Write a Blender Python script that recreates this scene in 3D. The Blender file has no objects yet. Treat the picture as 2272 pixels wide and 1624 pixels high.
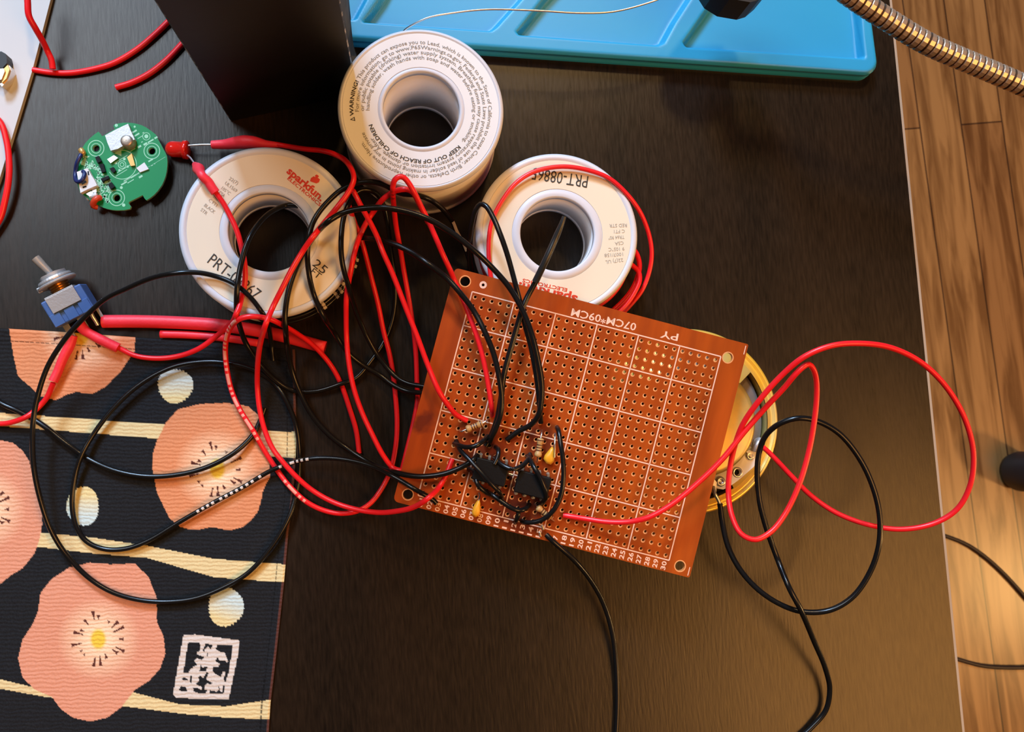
import bpy, bmesh, math, random
import numpy as np
from mathutils import Vector, Matrix
random.seed(7)
SC = bpy.context.scene
COL = SC.collection
# ------------------------------------------------------------------ camera
F = 1900.0                 # focal length in pixels of the 2272x1624 frame
CX, CY = 1136.0, 812.0
NAD = (930.0, 930.0)       # pixel straight below the camera
H = 0.2676                 # camera height over the table top (m)
ZT = 0.75                  # table top
_d = Vector(((NAD[0]-CX)/F, -(NAD[1]-CY)/F, -1.0)).normalized()
_z = -_d
_y = Vector((0, 1, 0)); _y = (_y - _z*_y.dot(_z)).normalized()
_x = _y.cross(_z)
R_WC = Matrix((_x, _y, _z))          # camera vector -> world vector
CAM = Vector((0, 0, ZT+H))
cd = bpy.data.cameras.new('camera'); cam = bpy.data.objects.new('camera', cd); COL.objects.link(cam)
cd.sensor_fit = 'HORIZONTAL'; cd.sensor_width = 36.0; cd.lens = 36.0*F/2272.0
cd.clip_start = 0.01; cd.clip_end = 20
cam.matrix_world = Matrix.Translation(CAM) @ R_WC.to_4x4()
cd.dof.use_dof = True; cd.dof.focus_distance = 0.262; cd.dof.aperture_fstop = 45
SC.camera = cam
SC.view_settings.view_transform = 'Standard'; SC.view_settings.look = 'None'
SC.view_settings.gamma = 1; SC.view_settings.exposure = -0.14

def ray(px, py):
    c = Vector(((px-CX)/F, -(py-CY)/F, -1.0))
    return R_WC @ c
def P(px, py, z=0.0):
    """world point seen at pixel px,py at height z (mm) over the table top"""
    d = ray(px, py); t = (ZT + z*0.001 - CAM.z)/d.z
    return CAM + d*t
def plane_hit(px, py, p0, n):
    d = ray(px, py); t = (p0-CAM).dot(n)/d.dot(n)
    return CAM + d*t
MM = 0.001
# ------------------------------------------------------------------ world + lights
w = bpy.data.worlds.new('room_light'); SC.world = w; w.use_nodes = True
w.node_tree.nodes['Background'].inputs[0].default_value = (1.0, 0.74, 0.52, 1)
w.node_tree.nodes['Background'].inputs[1].default_value = 0.08
def area(name, loc, target, sx, sy, power, color):
    l = bpy.data.lights.new(name, 'AREA'); l.shape = 'RECTANGLE'; l.size = sx; l.size_y = sy
    l.energy = power; l.color = color
    o = bpy.data.objects.new(name, l); COL.objects.link(o); o.location = loc
    o.rotation_euler = (Vector(target)-Vector(loc)).to_track_quat('-Z', 'Y').to_euler()
    return o
area('window_daylight', (-0.44, 1.55, 1.98), (0, 0, ZT), 0.30, 0.36, 60, (0.44, 0.68, 1.0))
area('sheen_fill', (-1.02, 1.05, ZT+1.9), (-.1, 0.1, ZT), 0.85, 0.85, 25, (0.84, 0.92, 1.0))  # added panel, not a known window; gives the tabletop its cool sheen
area('desk_lamp', (0.14, 0.64, ZT+0.80), (0.02, 0, ZT), 0.08, 0.08, 3.6, (1.0, 0.62, 0.25))
area('room_lamp', (1.22, -0.66, ZT+1.75), (0.3, -0.15, 0.4), 1.0, 1.0, 34, (1.0, 0.44, 0.11))
area('floor_fill', (1.45, -0.42, 0.95), (0.62, -0.36, 0), 0.12, 0.12, 8, (1.0, 0.58, 0.20))  # added fill light to brighten the floor; no known lamp there

# ------------------------------------------------------------------ materials
def mat(name, col, rough=0.5, metal=0.0, spec=0.5, bump=None, noise=None, trans=0.0, sss=0.0, coat=0.0, ior=1.45):
    m = bpy.data.materials.new(name); m.use_nodes = True
    nt = m.node_tree; b = nt.nodes['Principled BSDF']
    b.inputs['Base Color'].default_value = (*col, 1); b.inputs['Roughness'].default_value = rough
    b.inputs['Metallic'].default_value = metal; b.inputs['Specular IOR Level'].default_value = spec
    b.inputs['Transmission Weight'].default_value = trans; b.inputs['IOR'].default_value = ior
    b.inputs['Coat Weight'].default_value = coat
    if sss:
        b.inputs['Subsurface Weight'].default_value = sss
        b.inputs['Subsurface Scale'].default_value = 0.002
        b.inputs['Subsurface Radius'].default_value = (1, .8, .6)
    tc = nt.nodes.new('ShaderNodeTexCoord')
    if noise:   # (scale, color2, lo, hi, stretch)
        sc, c2, lo, hi, st = noise
        mp = nt.nodes.new('ShaderNodeMapping'); mp.inputs['Scale'].default_value = st
        nz = nt.nodes.new('ShaderNodeTexNoise'); nz.inputs['Scale'].default_value = sc; nz.inputs['Detail'].default_value = 6
        rp = nt.nodes.new('ShaderNodeValToRGB'); rp.color_ramp.elements[0].position = lo; rp.color_ramp.elements[1].position = hi
        rp.color_ramp.elements[0].color = (*col, 1); rp.color_ramp.elements[1].color = (*c2, 1)
        L = nt.links.new
        L(tc.outputs['Object'], mp.inputs[0]); L(mp.outputs[0], nz.inputs[0]); L(nz.outputs[0], rp.inputs[0]); L(rp.outputs[0], b.inputs['Base Color'])
    if bump:    # (scale, strength, distance, stretch)
        sc, s, dist, st = bump
        mp = nt.nodes.new('ShaderNodeMapping'); mp.inputs['Scale'].default_value = st
        nz = nt.nodes.new('ShaderNodeTexNoise'); nz.inputs['Scale'].default_value = sc; nz.inputs['Detail'].default_value = 4
        bp = nt.nodes.new('ShaderNodeBump'); bp.inputs['Strength'].default_value = s; bp.inputs['Distance'].default_value = dist
        L = nt.links.new
        L(tc.outputs['Object'], mp.inputs[0]); L(mp.outputs[0], nz.inputs[0]); L(nz.outputs[0], bp.inputs['Height']); L(bp.outputs[0], b.inputs['Normal'])
    return m
ONE = (1, 1, 1)
M = {}
M['red'] = mat('red_insulation', (0.80, 0.011, 0.018), 0.33)
M['red_dull'] = mat('red_heat_shrink', (0.86, 0.030, 0.050), 0.48, bump=(900, .25, .0003, ONE))
M['black'] = mat('black_insulation', (0.006, 0.0055, 0.0055), 0.24, spec=0.42)
M['black_dull'] = mat('black_heat_shrink', (0.018, 0.018, 0.018), 0.30)
M['print'] = mat('wire_print', (0.62, 0.55, 0.50), 0.5)
M['redprint'] = mat('pink_wire_print', (0.85, 0.30, 0.22), 0.5)
M['plastic'] = mat('white_spool_plastic', (0.60, 0.60, 0.64), 0.42, sss=0.2)
M['plastic_side'] = mat('milky_spool_wall', (0.72, 0.70, 0.70), 0.45, sss=0.25)
M['label_white'] = mat('white_paper_label', (0.73, 0.72, 0.71), 0.55)
M['label_cream'] = mat('cream_paper_label', (0.72, 0.62, 0.47), 0.55)
M['ink'] = mat('black_ink', (0.03, 0.025, 0.02), 0.6)
M['ink_grey'] = mat('grey_ink', (0.22, 0.21, 0.20), 0.6)
M['ink_soft'] = mat('faint_ink', (0.33, 0.30, 0.25), 0.6)
M['ink_red'] = mat('red_ink', (0.62, 0.035, 0.008), 0.5)
M['black_fill'] = mat('matte_black_fill', (0.004, 0.004, 0.004), 0.8)
M['steel'] = mat('bright_steel', (0.78, 0.77, 0.75), 0.25, 0.75)
M['steel_dull'] = mat('tinned_steel', (0.47, 0.47, 0.48), 0.42, 0.55, bump=(1500, .3, .0002, ONE))
M['brass'] = mat('brass', (0.62, 0.36, 0.13), 0.28, 1.0)
M['gold'] = mat('yellow_chromate', (0.92, 0.55, 0.05), 0.32, 0.5, noise=(60, (0.80, 0.60, 0.20), .4, .65, ONE), bump=(300, .12, .0003, ONE))
M['magnet'] = mat('yellow_chromate_cap', (0.62, 0.43, 0.13), 0.42, 0.6, noise=(180, (0.42, 0.36, 0.16), .45, .7, ONE))
M['solder'] = mat('solder', (0.70, 0.69, 0.67), 0.30, 1.0)
M['phenolic'] = mat('orange_phenolic', (0.38, 0.060, 0.0035), 0.36, spec=0.35, noise=(28, (0.25, 0.034, 0.0025), .35, .7, (1, 8, 1)), bump=(120, .08, .0002, (1, 6, 1)), sss=0.0)
for _n in M['phenolic'].node_tree.nodes:
    if _n.type == 'MAPPING': _n.vector_type = 'TEXTURE'; _n.inputs['Rotation'].default_value = (0, 0, -.2553); _n.inputs['Scale'].default_value = (.12, 1, 1)
M['phenolic_wall'] = mat('pale_phenolic_edge', (0.66, 0.25, 0.075), 0.5)
M['hole_rim'] = mat('pale_hole_rim', (0.74, 0.31, 0.11), 0.45)
M['silk'] = mat('pink_white_silkscreen', (0.82, 0.50, 0.36), 0.55)
M['flux'] = mat('flux_stain', (0.20, 0.028, 0.012), 0.25)
M['chip'] = mat('black_epoxy', (0.0035, 0.0035, 0.0038), 0.5, spec=0.2, bump=(1500, .2, .0002, ONE))
M['resistor'] = mat('tan_resistor', (0.50, 0.28, 0.10), 0.4)
M['band'] = mat('resistor_band', (0.10, 0.035, 0.015), 0.4)
M['capdisc'] = mat('mustard_capacitor', (0.80, 0.36, 0.02), 0.35)
M['green'] = mat('green_solder_mask', (0.003, 0.23, 0.070), 0.40, spec=0.3)
M['green_silk'] = mat('pale_green_trace', (0.30, 0.62, 0.40), 0.45)
M['green_edge'] = mat('pale_board_edge', (0.24, 0.42, 0.27), 0.5)
M['white'] = mat('white_part', (0.72, 0.70, 0.68), 0.5)
M['blue_wire'] = mat('dark_blue_insulation', (0.012, 0.02, 0.10), 0.35)
M['orange_wire'] = mat('orange_insulation', (0.62, 0.06, 0.02), 0.4)
M['mic'] = mat('bronze_can', (0.42, 0.34, 0.27), 0.42, 0.7, bump=(900, .3, .0002, ONE))
M['switch_blue'] = mat('blue_switch_body', (0.055, 0.125, 0.33), 0.42)
M['card'] = mat('white_card', (0.52, 0.52, 0.52), 0.6, bump=(150, .08, .0003, ONE))
M['box'] = mat('matte_black_card', (0.0030, 0.0022, 0.0022), 0.45, spec=0.3, bump=(300, .15, .0002, ONE))
M['worn'] = mat('worn_box_edge', (0.02, 0.018, 0.018), 0.6, noise=(350, (0.42, 0.40, 0.38), .5, .62, ONE))
M['silicone'] = mat('blue_silicone', (0.018, 0.28, 0.50), 0.42, sss=0.15, bump=(400, .06, .0003, ONE))
M['ledred'] = mat('red_led_epoxy', (0.95, 0.02, 0.012), 0.14, trans=0.35, ior=1.5)
M['chip_dark'] = mat('led_inner_frame', (0.6, 0.02, 0.01), 0.4)
M['cable'] = mat('dark_brown_cable', (0.018, 0.008, 0.006), 0.5)
M['goose'] = mat('bronze_flex', (0.58, 0.43, 0.31), 0.40, 0.75)
M['goose_dark'] = mat('flex_groove', (0.10, 0.055, 0.03), 0.5, 0.6)
M['rubber'] = mat('black_rubber', (0.012, 0.012, 0.014), 0.5)
M['cream'] = mat('cream_terminal_board', (0.80, 0.76, 0.68), 0.55)
M['cone'] = mat('grey_felt_cone', (0.15, 0.125, 0.11), 0.8, noise=(90, (0.24, .20, .17), .4, .7, ONE))
M['lead'] = mat('solder_coil', (0.42, 0.36, 0.28), 0.4, 0.6)
M['amber'] = mat('amber_part', (0.55, 0.33, 0.10), 0.3, 0.4)
# table: very dark stained wood, fine grain running along the right edge
e0, e1 = P(1995, 140, 0), P(2143, 1624, 0)
EDGE = (e1-e0).normalized(); EDGE_ANG = math.atan2(EDGE.y, EDGE.x) + math.pi/2
def wood(name, ang, fn):
    m = bpy.data.materials.new(name); m.use_nodes = True; nt = m.node_tree
    b = nt.nodes['Principled BSDF']; L = nt.links.new; N = nt.nodes.new
    ge = N('ShaderNodeNewGeometry'); mp = N('ShaderNodeMapping'); mp.vector_type = 'POINT'
    mp.inputs['Rotation'].default_value = (0, 0, -ang); L(ge.outputs['Position'], mp.inputs[0])
    fn(nt, b, mp, N, L); return m
def _table(nt, b, mp, N, L):
    m2 = N('ShaderNodeMapping'); m2.inputs['Scale'].default_value = (1, .13, 1); L(mp.outputs[0], m2.inputs[0])
    n1 = N('ShaderNodeTexNoise'); n1.inputs['Scale'].default_value = 1300; n1.inputs['Detail'].default_value = 5; L(m2.outputs[0], n1.inputs[0])
    n2 = N('ShaderNodeTexNoise'); n2.inputs['Scale'].default_value = 90; n2.inputs['Detail'].default_value = 4; L(m2.outputs[0], n2.inputs[0])
    r = N('ShaderNodeValToRGB'); r.color_ramp.elements[0].position = .3; r.color_ramp.elements[1].position = .75
    r.color_ramp.elements[0].color = (.0040, .0022, .0013, 1); r.color_ramp.elements[1].color = (.019, .0095, .0044, 1)
    mx = N('ShaderNodeMath'); mx.operation = 'MULTIPLY_ADD'; mx.inputs[1].default_value = .55; L(n1.outputs[0], mx.inputs[0])
    m3 = N('ShaderNodeMath'); m3.operation = 'MULTIPLY'; m3.inputs[1].default_value = .45; L(n2.outputs[0], m3.inputs[0]); L(m3.outputs[0], mx.inputs[2])
    L(mx.outputs[0], r.inputs[0]); L(r.outputs[0], b.inputs['Base Color'])
    rr = N('ShaderNodeMapRange'); b.inputs['Specular IOR Level'].default_value = .38; rr.inputs[3].default_value = .23; rr.inputs[4].default_value = .38; L(n1.outputs[0], rr.inputs[0]); L(rr.outputs[0], b.inputs['Roughness'])
    bp = N('ShaderNodeBump'); bp.inputs['Strength'].default_value = .22; bp.inputs['Distance'].default_value = .00018; L(n1.outputs[0], bp.inputs['Height']); L(bp.outputs[0], b.inputs['Normal'])
M['table'] = wood('dark_stained_wood', EDGE_ANG, _table)
M['edge_band'] = mat('pale_worn_edge', (0.34, 0.26, 0.19), 0.5)
f0, f1 = P(2125, 0, -750), P(2190, 460, -750)
FANG = math.atan2(f1.y-f0.y, f1.x-f0.x) + math.pi/2
def _floor(nt, b, mp, N, L):
    br = N('ShaderNodeTexBrick'); br.offset = .37; br.inputs['Scale'].default_value = 1
    br.inputs['Brick Width'].default_value = 1.9; br.inputs['Row Height'].default_value = .057
    br.inputs['Mortar Size'].default_value = .0011; br.inputs['Mortar Smooth'].default_value = .3
    br.inputs['Color1'].default_value = (.32, .158, .050, 1); br.inputs['Color2'].default_value = (.245, .110, .034, 1); br.inputs['Mortar'].default_value = (.05, .02, .008, 1)
    rot = N('ShaderNodeMapping'); rot.inputs['Rotation'].default_value = (0, 0, math.pi/2); rot.inputs['Location'].default_value = (0.3, .008, 0); L(mp.outputs[0], rot.inputs[0]); L(rot.outputs[0], br.inputs[0])
    m2 = N('ShaderNodeMapping'); m2.inputs['Scale'].default_value = (1, .09, 1); L(mp.outputs[0], m2.inputs[0])
    n1 = N('ShaderNodeTexNoise'); n1.inputs['Scale'].default_value = 75; n1.inputs['Detail'].default_value = 6; n1.inputs['Distortion'].default_value = .8; L(m2.outputs[0], n1.inputs[0])
    r = N('ShaderNodeValToRGB'); r.color_ramp.elements[0].position = .36; r.color_ramp.elements[1].position = .60
    r.color_ramp.elements[0].color = (.45, .38, .32, 1); r.color_ramp.elements[1].color = (1, 1, 1, 1); L(n1.outputs[0], r.inputs[0])
    mx = N('ShaderNodeMix'); mx.data_type = 'RGBA'; mx.blend_type = 'MULTIPLY'; mx.inputs[0].default_value = 1
    L(br.outputs[0], mx.inputs[6]); L(r.outputs[0], mx.inputs[7]); L(mx.outputs[2], b.inputs['Base Color'])
    b.inputs['Roughness'].default_value = .33
M['floor'] = wood('oak_strip_floor', FANG, _floor)

# ------------------------------------------------------------------ mesh helpers
LOC = {}
class MB:
    def __init__(s): s.v = []; s.f = []; s.m = []; s.sm = []
    def add(s, vs, fs, mi=0, smooth=False):
        o = len(s.v); s.v += [Vector(v) for v in vs]
        for k, f in enumerate(fs):
            s.f.append([i+o for i in f]); s.m.append(mi if not isinstance(mi, list) else mi[k]); s.sm.append(smooth)
    def frame(s, T, vs): return [T @ Vector(v) for v in vs]
    def box(s, T, dims, mi=0, c=(0, 0, 0), bev=0.0):
        x, y, z = [d/2 for d in dims]
        if bev <= 0:
            vs = [(c[0]+a*x, c[1]+b*y, c[2]+d*z) for a in (-1, 1) for b in (-1, 1) for d in (-1, 1)]
            s.add([T @ Vector(v) for v in vs], [(0, 1, 3, 2), (4, 6, 7, 5), (0, 4, 5, 1), (2, 3, 7, 6), (0, 2, 6, 4), (1, 5, 7, 3)], mi); return
        bm = bmesh.new(); bmesh.ops.create_cube(bm, size=1)
        for v in bm.verts: v.co = Vector((v.co.x*2*x, v.co.y*2*y, v.co.z*2*z))
        bmesh.ops.bevel(bm, geom=bm.edges[:], offset=bev, segments=2, affect='EDGES', profile=.5)
        bm.verts.ensure_lookup_table()
        s.add([T @ (v.co+Vector(c)) for v in bm.verts], [[v.index for v in f.verts] for f in bm.faces], mi); bm.free()
    def lathe(s, T, prof, n=64, mi=0, smooth=True, close=False, skip=None):
        """prof: list of (r,z[,mat]); revolve about local z"""
        k = len(prof); vs = []
        for j in range(n):
            a = 2*math.pi*j/n
            for p in prof: vs.append(T @ Vector((p[0]*math.cos(a), p[0]*math.sin(a), p[1])))
        fs = []; ms = []
        for j in range(n):
            j2 = (j+1) % n
            for i in range(k-1 if not close else k):
                i2 = (i+1) % k
                if skip and skip(i, (j+.5)/n*360): continue
                fs.append((j*k+i, j2*k+i, j2*k+i2, j*k+i2)); ms.append(prof[i][2] if len(prof[i]) > 2 else mi)
        s.add(vs, fs, ms, smooth)
    def cyl(s, T, r, z0, z1, mi=0, n=24, r1=None):
        r1 = r if r1 is None else r1
        vs = []
        for rr, z in ((r, z0), (r1, z1)):
            vs += [T @ Vector((rr*math.cos(2*math.pi*j/n), rr*math.sin(2*math.pi*j/n), z)) for j in range(n)]
        o = len(s.v); s.add(vs, [(j, (j+1) % n, n+(j+1) % n, n+j) for j in range(n)], mi, True)
        s.add([v for v in vs[:n]], [list(range(n))[::-1]], mi); s.add([v for v in vs[n:]], [list(range(n))], mi)
    def tube(s, pts, r, mi=0, n=8, caps=True, rad=None, marks=None, mark_mi=1, arc=1):
        pts = [Vector(p) for p in pts]; k = len(pts)
        t = [(pts[min(i+1, k-1)]-pts[max(i-1, 0)]).normalized() for i in range(k)]
        up = Vector((0, 0, 1)); 
        if abs(t[0].z) > .95: up = Vector((1, 0, 0))
        vs = []; nrm = None
        for i in range(k):
            u = up if abs(t[i].dot(up)) < .97 else (nrm or Vector((1, 0, 0)))
            side = t[i].cross(u)
            if side.length < 1e-6: side = t[i].cross(Vector((1, 0, .1)))
            side.normalize()
            if nrm is not None and side.dot(nrm) < 0: side = -side
            nrm = side
            b = side.cross(t[i]).normalized()
            rr = r*(rad[i] if rad else 1)
            for j in range(n):
                a = 2*math.pi*(j+.5)/n; vs.append(pts[i]+side*math.cos(a)*rr+b*math.sin(a)*rr)
        fs = []; ms = []
        for i in range(k-1):
            for j in range(n):
                fs.append((i*n+j, i*n+(j+1) % n, (i+1)*n+(j+1) % n, (i+1)*n+j))
                top = abs(((j+1) % n)-n/4) <= arc
                ms.append(mark_mi if (marks and marks(i/(k-1)) and top) else mi)
        s.add(vs, fs, ms, True)
        if caps: s.add(vs[:n], [list(range(n))[::-1]], mi); s.add(vs[-n:], [list(range(n))], mi)
    def poly(s, T, pts, z0, z1, mi=0, side=None):
        n = len(pts); side = mi if side is None else side
        a = sum(pts[i][0]*pts[(i+1) % n][1]-pts[(i+1) % n][0]*pts[i][1] for i in range(n))
        if a < 0: pts = pts[::-1]
        vs = [T @ Vector((p[0], p[1], z0)) for p in pts]+[T @ Vector((p[0], p[1], z1)) for p in pts]
        s.add(vs, [list(range(n))[::-1], list(range(n, 2*n))]+[(j, (j+1) % n, n+(j+1) % n, n+j) for j in range(n)], [mi, mi]+[side]*n)
    def build(s, name, mats, parent=None, origin=None):
        if parent is not None: org = LOC[parent.name].copy() if origin is None else origin
        else:
            if origin is None:
                xs = [v.x for v in s.v]; ys = [v.y for v in s.v]; zs = [v.z for v in s.v]
                org = Vector(((min(xs)+max(xs))/2, (min(ys)+max(ys))/2, min(zs)))
            else: org = Vector(origin)
        me = bpy.data.meshes.new(name); me.from_pydata([v-org for v in s.v], [], s.f)
        for m_ in (mats if isinstance(mats, (list, tuple)) else [mats]): me.materials.append(m_)
        me.polygons.foreach_set('material_index', s.m); me.polygons.foreach_set('use_smooth', s.sm)
        me.validate(); me.update()
        o = bpy.data.objects.new(name, me); COL.objects.link(o)
        if parent is not None: o.parent = parent
        o.location = org - (LOC[parent.name] if parent is not None else Vector((0, 0, 0)))
        LOC[o.name] = org
        return o
def tag(o, label, cat=None, group=None, kind=None):
    if label: o['label'] = label
    if cat: o['category'] = cat
    if group: o['group'] = group
    if kind: o['kind'] = kind
    return o
def thing(name, loc, label, cat, group=None):
    o = bpy.data.objects.new(name, None); COL.objects.link(o); o.location = loc; o.empty_display_size = .01
    LOC[o.name] = Vector(loc); return tag(o, label, cat, group)
I4 = Matrix.Identity(4)
def TR(v): return Matrix.Translation(v)
def spl(pts, step=0.0008):
    """centripetal Catmull-Rom resampling"""
    p = [Vector(q) for q in pts]; p = [p[0]*2-p[1]]+p+[p[-1]*2-p[-2]]; out = []
    for i in range(1, len(p)-2):
        p0, p1, p2, p3 = p[i-1:i+3]
        t0 = 0; t1 = t0+max((p1-p0).length, 1e-7)**.5; t2 = t1+max((p2-p1).length, 1e-7)**.5; t3 = t2+max((p3-p2).length, 1e-7)**.5
        n = max(2, int((p2-p1).length/step))
        for k in range(n):
            t = t1+(t2-t1)*k/n
            a1 = p0*((t1-t)/(t1-t0))+p1*((t-t0)/(t1-t0)); a2 = p1*((t2-t)/(t2-t1))+p2*((t-t1)/(t2-t1)); a3 = p2*((t3-t)/(t3-t2))+p3*((t-t2)/(t3-t2))
            b1 = a1*((t2-t)/(t2-t0))+a2*((t-t0)/(t2-t0)); b2 = a2*((t3-t)/(t3-t1))+a3*((t-t1)/(t3-t1))
            out.append(b1*((t2-t)/(t2-t1))+b2*((t-t1)/(t2-t1)))
    out.append(p[-2]); return out
def curve_mesh(cu):
    o = bpy.data.objects.new('tmp', cu); COL.objects.link(o)
    dg = bpy.context.evaluated_depsgraph_get(); dg.update(); ev = o.evaluated_get(dg)
    me = ev.to_mesh(); vs = [v.co.copy() for v in me.vertices]; fs = [list(p.vertices) for p in me.polygons]
    ev.to_mesh_clear(); bpy.data.objects.remove(o); bpy.data.curves.remove(cu); return vs, fs
def extr(outer, holes, t):
    """flat plate with holes, top at z=0, bottom at -t"""
    cu = bpy.data.curves.new('c', 'CURVE'); cu.dimensions = '2D'; cu.fill_mode = 'BOTH'; cu.extrude = t/2
    for lp in [outer]+holes:
        sp = cu.splines.new('POLY'); sp.points.add(len(lp)-1)
        for i, q in enumerate(lp): sp.points[i].co = (q[0], q[1], 0, 1)
        sp.use_cyclic_u = True
    vs, fs = curve_mesh(cu)
    return [Vector((v.x, v.y, v.z-t/2)) for v in vs], fs
def circ(x, y, r, n=10, ph=0): return [(x+r*math.cos(2*math.pi*(i+ph)/n), y+r*math.sin(2*math.pi*(i+ph)/n)) for i in range(n)]
def text2d(s, bold=0.0, space=1.0):
    cu = bpy.data.curves.new('t', 'FONT'); cu.body = s; cu.size = 1; cu.offset = bold; cu.resolution_u = 2; cu.space_character = space
    return curve_mesh(cu)
def place_text(mb, s, a, b, cap, surf, mi, bold=0.0, space=1.0):
    """baseline from pixel a to pixel b, cap height in pixels, surf(px,py)->world"""
    vs, fs = text2d(s, bold, space)
    x0 = min(v.x for v in vs); x1 = max(v.x for v in vs)
    ax = Vector((b[0]-a[0], b[1]-a[1])); n = Vector((ax.y, -ax.x)).normalized()
    out = []
    for v in vs:
        u = (v.x-x0)/(x1-x0); q = Vector(a)+ax*u+n*(v.y*cap/.73); out.append(surf(q.x, q.y))
    mb.add(out, fs, mi)

# ------------------------------------------------------------------ setting
fl = MB(); fl.add([(-2.5, -2.5, 0), (2.5, -2.5, 0), (2.5, 2.5, 0), (-2.5, 2.5, 0)], [(0, 1, 2, 3)])
tag(fl.build('floor', M['floor'], origin=(0, 0, 0)), 'warm oak strip floor with narrow boards below the table edge', kind='structure')

# table
perp = Vector((EDGE.y, -EDGE.x, 0)); 
if perp.x > 0: perp = -perp
c_top = e0 - EDGE*0.28; c_bot = e1 + EDGE*0.30
tb = thing('table', Vector((e0.x-0.45, 0, 0)), 'dark brown stained wooden table with a pale worn right edge', 'table')
def slab(mb, off, z0, z1, w_, mi=0):
    a = c_top+perp*off; b = c_bot+perp*off; c = b+perp*w_; d = a+perp*w_
    vs = [Vector((p.x, p.y, z)) for z in (z0, z1) for p in (a, b, c, d)]
    mb.add(vs, [(0, 1, 2, 3), (7, 6, 5, 4), (0, 4, 5, 1), (1, 5, 6, 2), (2, 6, 7, 3), (3, 7, 4, 0)], mi)
m_ = MB(); slab(m_, 0.0012, ZT-.024, ZT, 0.9); m_.build('tabletop', M['table'], tb)
m_ = MB(); slab(m_, 0, ZT-.024, ZT-.0006, .0012); m_.build('edge_band', M['edge_band'], tb)
tb.children[-1]['label'] = 'pale worn strip along the table edge'
for aa, bb in ((.06, .07), (.06, .83), (-.06, .07), (-.06, .83)):
    base = (c_top if aa > 0 else c_bot)+EDGE*aa+perp*bb
    m_ = MB(); m_.box(TR(Vector((base.x, base.y, (ZT-.024)/2))) @ Matrix.Rotation(EDGE_ANG, 4, 'Z'), (.05, .05, ZT-.024)); m_.build('leg', M['table'], tb)

# ------------------------------------------------------------------ black box
bA = P(512, 270, 0); bB = P(794, 208, 0); ax = (bB-bA).normalized(); ay = Vector((-ax.y, ax.x, 0)); wbx = (bB-bA).length
T = Matrix((( ax.x, ay.x, 0, 0), (ax.y, ay.y, 0, 0), (0, 0, 1, 0), (0, 0, 0, 1)))
HB = .125; DB = .055
T = TR(bA+ax*wbx/2+ay*DB/2) @ T
bm = bmesh.new(); bmesh.ops.create_cube(bm, size=1)
for v in bm.verts: v.co = Vector((v.co.x*wbx, v.co.y*DB, (v.co.z+.5)*HB))
bmesh.ops.bevel(bm, geom=bm.edges[:], offset=.00035, segments=1, affect='EDGES')
mb = MB(); bm.verts.index_update(); big = [f.calc_area() > 1e-3 for f in bm.faces]
mb.add([T @ v.co for v in bm.verts], [[v.index for v in f.verts] for f in bm.faces], [0 if b_ else 1 for b_ in big]); bm.free()
tag(mb.build('cardboard_box', [M['box'], M['worn']]), 'tall matte black cardboard box with scuffed edges standing behind the spools', 'box')

# ------------------------------------------------------------------ white card sheet, left
mb = MB(); pts = [P(-600, -160, 1.5), P(150, -160, 1.5), P(112, 0, 1.5), P(72, 155, 1.5), P(-2, 400, 1.5), P(-60, 560, 1.5), P(-600, 560, 1.5)]
pts = [(p.x, p.y) for p in pts]; mb.poly(TR((0, 0, ZT)), pts, 0.0, .0015)
tag(mb.build('white_sheet', M['card']), 'white sheet of card lying at the left edge under red wires', 'card')
# connector on it
c0 = P(2, 150, 2); th = thing('metal_connector', Vector((c0.x, c0.y, ZT+.0015)), 'small shiny metal connector with black boot on the white card', 'connector')
mb = MB()
def quadprism(mb, pix, z0, z1, mi=0, surf=None):
    """pixel polygon at height z1 extruded straight down to z0 (mm over table)"""
    ps = [P(x, y, z1) for x, y in pix]; n = len(ps)
    pts = [(p.x, p.y) for p in ps]; mb.poly(TR((0, 0, ZT)), pts, z0*MM, z1*MM, mi)
quadprism(mb, [(-30, 118), (3, 114), (12, 119), (15, 130), (15, 140), (6, 150), (-30, 152)], 1.5, 5.5); mb.build('boot', M['rubber'], th)
mb = MB(); quadprism(mb, [(8, 148), (16, 140), (22, 147), (25, 156), (22, 166), (17, 178), (4, 192), (-3, 182), (-8, 160)], 1.5, 4.6)
quadprism(mb, [(9, 152), (17, 144), (21, 154), (14, 174), (4, 184)], 4.6, 5.4, 1)
quadprism(mb, [(-14, 153), (8, 152), (10, 158), (3, 176), (-10, 178)], 1.5, 5.9); mb.build('metal_shell', [M['steel'], M['amber']], th)

# ------------------------------------------------------------------ blue silicone tray
ZR = 5.6
o_ = P(1953, 166, ZR); u_ = P(775, 86, ZR)-o_; Lu = u_.length; u_.normalize(); v_ = (P(1936, 20, ZR)-P(1953, 150, ZR)).normalized()
def pix_tray(px, py):
    q = P(px, py, ZR)-o_; den = u_.x*v_.y-u_.y*v_.x
    return ((q.x*v_.y-q.y*v_.x)/den, (u_.x*q.y-u_.y*q.x)/den)
comps = [[(700, 46), (790, 44), (835, -40), (900, -170), (650, -170)], [(800, 50), (1030, 66), (1090, 70), (1102, 62), (1165, -8), (1290, -170), (930, -170), (850, -20)],
         [(1143, 72), (1152, 79), (1462, 102), (1475, 96), (1500, 50), (1540, -12), (1620, -170), (1360, -170), (1205, -6)],
         [(1513, 95), (1522, 106), (1919, 131), (1921, 125), (1912, 30), (1885, -170), (1690, -170), (1583, -6)]]
cps = [np.array([pix_tray(*q) for q in c]) for c in comps]
NU, NV = 300, 120; LV = .20
uu = np.linspace(0, Lu-.001, NU); vv = np.concatenate([np.linspace(0, .035, 72), np.linspace(.0365, LV, 30)])
G = np.stack(np.meshgrid(uu, vv, indexing='ij'), -1)
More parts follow.
